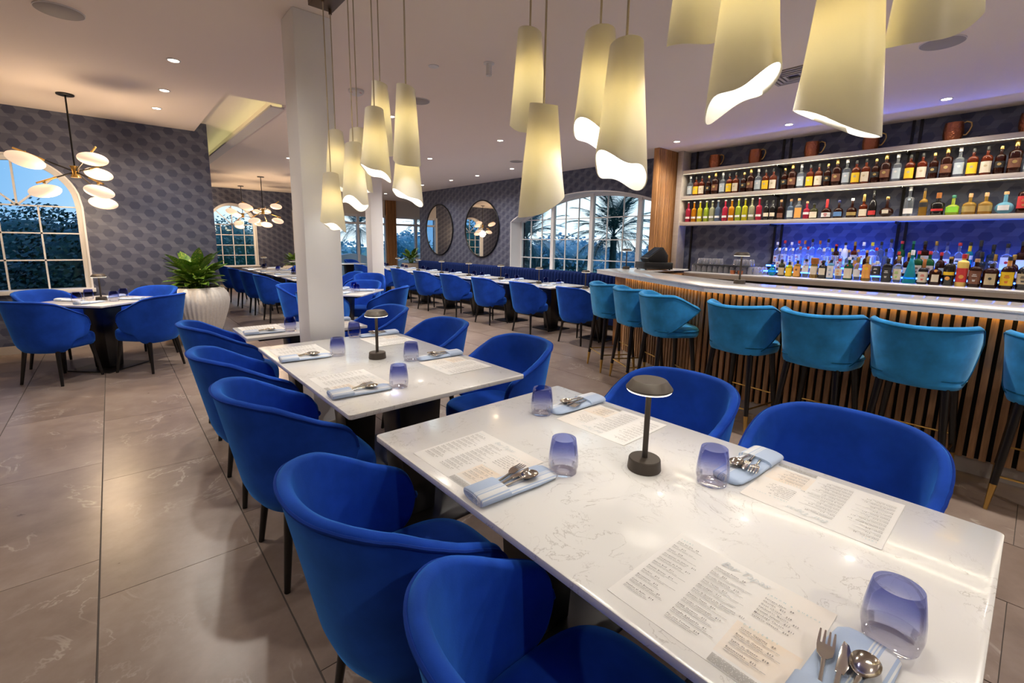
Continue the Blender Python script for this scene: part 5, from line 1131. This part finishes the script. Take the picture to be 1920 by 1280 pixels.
for k_, a_ in enumerate((-2.75, -1.2)):
    o = link('printed_word', text_mesh([('FIRE', -.02, -.006, .018, 1, 0, 0)], 'printed_word', M['red']), t, (.062*math.cos(a_), .062*math.sin(a_), -.034), (R(145), 0, a_+math.pi/2))
t = thing('track_spotlight', 'small white cylinder spotlight on the ceiling', 'spotlight', (2.51, 3.215, ZC)); MB().lathe([(.045,0),(.045,-.008),(.001,-.008)], 24).build('mount', M['whiteplastic'], t); MB().lathe([(.024,-.008),(.024,-.10),(.020,-.10),(.018,-.09),(.001,-.09)], 20).build('barrel', M['whiteplastic'], t)
t = thing('ceiling_sensor', 'tiny white disc sensor on the ceiling beside the white spotlight', 'sensor', (2.21, 3.59, ZC)); MB().lathe([(.045,0),(.043,-.006),(.001,-.008)], 24).build('cover', M['whiteplastic'], t)
t = thing('air_vent', 'square grey ceiling air vent with nested louvres above the stools', 'air vent', (4.59, 1.62, ZC)); 
MB().box(-.19, .19, -.19, .19, -.004, 0).build('back_plate', M['blackmetal'], t, smooth=None)
for k, s_ in enumerate((.19, .15, .11, .07)):
    m = MB(); w = .022
    for sx in (-1, 1): m.box(min(sx*s_, sx*(s_-w)), max(sx*s_, sx*(s_-w)), -s_, s_, -.012-.002*k, -.004); m.box(-s_+w, s_-w, min(sx*s_, sx*(s_-w)), max(sx*s_, sx*(s_-w)), -.012-.002*k, -.004)
    m.build('louvre_frame', M['vent'], t, smooth=None)

# ================================================================ plants
def leaf_mesh(L, w, bend, seed):
    q = random.Random(seed); n = 7; vs, fs = [], []
    for i in range(n+1):
        k = i/n; ww = w*(math.sin(math.pi*min(1, k**.8*.96+.04)))**.8*(1-.2*k); x = L*k*math.cos(bend*k*.6); z = L*k*.15-bend*L*.45*k*k
        vs += [(x, -ww, z+.22*ww), (x, 0, z), (x, ww, z+.22*ww)]
    for i in range(n): fs += [(3*i,3*i+3,3*i+4,3*i+1),(3*i+1,3*i+4,3*i+5,3*i+2)]
    return MB().add(vs, fs)
LEAF = [leaf_mesh(L*.66, w*.95, b_, k).mesh('leaf', M['leaf'], smooth=80) for k, (L, w, b_) in enumerate(((.42,.075,.5),(.36,.07,.8),(.46,.08,.25),(.30,.06,.9)))]
def plant(label, loc, n, spread, stem, scale):
    t = thing('potted_foliage_plant', label, 'plant', loc); q = random.Random(int(loc[0]*100)); t.scale = (scale,)*3
    for i in range(n):
        k = i/n; a = i*2.399+q.uniform(-.2,.2); r0 = .015+.05*k; zt = stem*(1-.75*k)*q.uniform(.8,1.1); el = 1.25-1.25*k+q.uniform(-.12,.12)
        base = Vector((r0*math.cos(a), r0*math.sin(a), 0)); tip = base+Vector((math.cos(a)*zt*.35, math.sin(a)*zt*.35, zt))
        MB().cone(base, tip, .007, .005, 5).build('stalk', M['leaf'], t)
        link('leaf', LEAF[i % 4], t, tip, (q.uniform(-.3,.3), -el*.75, a))
    return t
def make_pot(label, loc, s_=1, ribs=44, mat='pot'):
    t = thing('ribbed_planter', label, 'planter', loc); prof = [(.15,0),(.165,.02),(.23,.22),(.29,.45),(.312,.58),(.30,.68),(.262,.75),(.235,.775),(.225,.775),(.235,.74),(.20,.70),(.002,.695)]
    MB().lathe([(r_*s_*1.22, z*s_) for r_, z in prof], ribs*6, fn=lambda a, z: 1+.016*math.cos(a*ribs)*(1 if .02 < z/s_ < .77 else .3)).build('ribbed_body', M[mat], t, smooth=60)
    MB().lathe([(.24*s_, .70*s_),(.002, .705*s_)], 24, cap0=False).build('soil', M['soil'], t)
    return t
make_pot('tall white ribbed urn planter against the left wallpapered wall', (.845, 7.60, 0)); plant('lush variegated green plant in the tall ribbed planter', (.845, 7.60, .70), 84, .4, .34, 1.05)
make_pot('white ribbed planter in the back dining room beside the column', (4.1, 14.6, 0), .9, 30); plant('green leafy plant in the back dining room planter', (4.1, 14.6, .63), 26, .4, .3, 1.0)
t = thing('box_planter', 'beige box planter at the far end of the banquette', 'planter', (7.08, 12.95, 0)); MB().box(-.22, .22, -.20, .20, 0, .78).build('box', M['beige'], t, bevel=.008); MB().box(-.20, .20, -.18, .18, .775, .785).build('soil', M['soil'], t, smooth=None)
plant('green leafy plant at the far end of the banquette', (7.08, 12.95, .787), 30, .4, .28, .95)

# ================================================================ outside
gr = struct(MB().box(-60, 80, -40, 120, -.30, -.12).build('ground_lawn', M['grass'], smooth=None))
def frond_mesh(L, seed):
    q = random.Random(seed); vs, fs = [], []; n = 52
    def P(k): return Vector((L*k*(1-.10*k), 0, L*(.42*k-.62*k*k)))
    for i in range(n+1):
        k = i/n; p = P(k); w = .018*(1-k)+.004; vs += [(p.x, -w, p.z), (p.x, w, p.z)]
    for i in range(n): fs.append((2*i, 2*i+2, 2*i+3, 2*i+1))
    for i in range(6, n+1):
        k = i/n; p = P(k); ln = L*.34*math.sin(math.pi*min(1, .15+k*.8))
        for sd in (-1, 1):
            d = Vector((.62, sd*.72, -.28+q.uniform(-.1,.1))).normalized(); o = len(vs); w = Vector((.010, 0, 0)); tip = p+d*ln
            vs += [tuple(p-w), tuple(p+w), tuple(tip)]; fs.append((o, o+1, o+2))
    return MB().add(vs, fs)
FR_ = [frond_mesh(1.7, k).mesh('frond', M['palm'], smooth=None) for k in range(3)]
def palm(label, loc, h, scale, n=26):
    t = thing('palm_tree', label, 'palm tree', loc); q = random.Random(int(loc[0]*37+loc[1]*11)); k = 14
    MB().lathe([(.14*scale, -.15)]+[((.11+.015*(i % 2))*scale*(1-.25*i/k), h*i/k) for i in range(1, k+1)], 12).build('trunk', M['palmtrunk'], t)
    for i in range(n):
        a = i*2.399; el = 1.35-2.1*(i/n)+q.uniform(-.1,.1)
        o = link('frond', FR_[i % 3], t, (0,0,h), (0, -el, a)); o.scale = (scale,)*3
    return t
palm('young palm with spread fronds right outside the arched window, centre', (10.4, 7.75, -.12), 1.78, .95, 34)
palm('palm outside the left part of the arched window', (11.2, 12.1, -.12), 1.7, 1.1, 30)
palm('low palm bush below the left part of the arched window', (9.7, 10.0, -.12), .45, .6, 24)
palm('palm at the right end of the arched window', (10.3, 4.9, -.12), 1.5, .85, 30)
palm('taller palm beyond the far end window', (9.1, 21.8, -.12), 2.2, 1.15, 30)
palm('distant thin palm beyond the far end window', (21.4, 38.0, -.12), 3.2, .9, 18)
def bush(label, loc, rx, ry, rz, n, size, mat, cat='tree', name='leafy_tree'):
    t = thing(name, label, cat, loc); q = random.Random(int(loc[0]*17+loc[1]*5)); vs, fs = [], []
    core = MB(); core.lathe([(rx*.72*math.sin(a), rz-rz*.80*math.cos(a)) for a in [.25+.29*i for i in range(10)]], 14, fn=lambda a, z: (1+.12*math.sin(3*a+z*3))); cm_ = core.build('inner_crown', M[mat], t, smooth=70); cm_.scale = (1, ry/rx, 1)
    for i in range(n):
        u = q.uniform(-1, 1); a = q.uniform(0, 6.283); s_ = math.sqrt(1-u*u); k = q.uniform(.80, 1.06)*(1+.12*math.sin(3*a+u*4)); p = Vector((rx*s_*math.cos(a)*k, ry*s_*math.sin(a)*k, rz+rz*u*k))
        d = Vector((q.gauss(0,1), q.gauss(0,1), q.gauss(0,.6))).normalized()*size*q.uniform(.6,1.2); e2 = d.orthogonal().normalized()*size*.35; o = len(vs)
        vs += [tuple(p-d*.5), tuple(p+e2), tuple(p+d*.5), tuple(p-e2)]; fs.append((o, o+1, o+2, o+3))
    MB().add(vs, fs).build('foliage', M[mat], t, smooth=None); return t
k = 0
for x, y, rx, rz, lab in ((-2.7, 10.6, 1.0, 1.3, 'dark tree outside the left edge of the left window'), (-1.2, 12.9, 1.2, 1.05, 'dark bush in the middle of the left window view'), (-.25, 10.2, .95, .95, 'dark bush at the right of the left window view')):
    bush(lab, (x, y, -.12), rx, rx*.8, rz, 4200, .085, 'hedge')
for x, y, rx, rz, lab in ((1.2, 18.4, 1.5, 1.25, 'green tree at the left in the far arched window'), (3.6, 20.6, 1.6, 1.15, 'green tree in the middle of the far arched window'), (6.1, 19.4, .8, .55, 'green bush beyond the right of the far arched window')):
    bush(lab, (x, y, -.12), rx, rx*.8, rz, 2600, .12, 'midgreen')
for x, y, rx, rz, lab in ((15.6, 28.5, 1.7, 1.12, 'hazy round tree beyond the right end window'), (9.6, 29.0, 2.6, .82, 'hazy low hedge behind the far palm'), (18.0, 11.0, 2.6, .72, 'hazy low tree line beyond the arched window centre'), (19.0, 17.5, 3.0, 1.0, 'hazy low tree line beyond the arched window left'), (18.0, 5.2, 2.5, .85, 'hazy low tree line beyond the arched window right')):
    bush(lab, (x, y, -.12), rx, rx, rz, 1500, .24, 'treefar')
# white wave shaped garden wall outside the far glazing
m = MB(); pts = [5.2+.12*i for i in range(52)]; tops = [.80+.17*math.sin((x-6.15)*2.05) for x in pts]
m.loft([[(x, 17.2, -.12), (x, 17.4, -.12), (x, 17.4, z), (x, 17.2, z)] for x, z in zip(pts, tops)]); o = m.build('garden_wall', M['render'], smooth=40); tag(o, 'white wave topped garden wall outside the far end windows', 'garden wall')
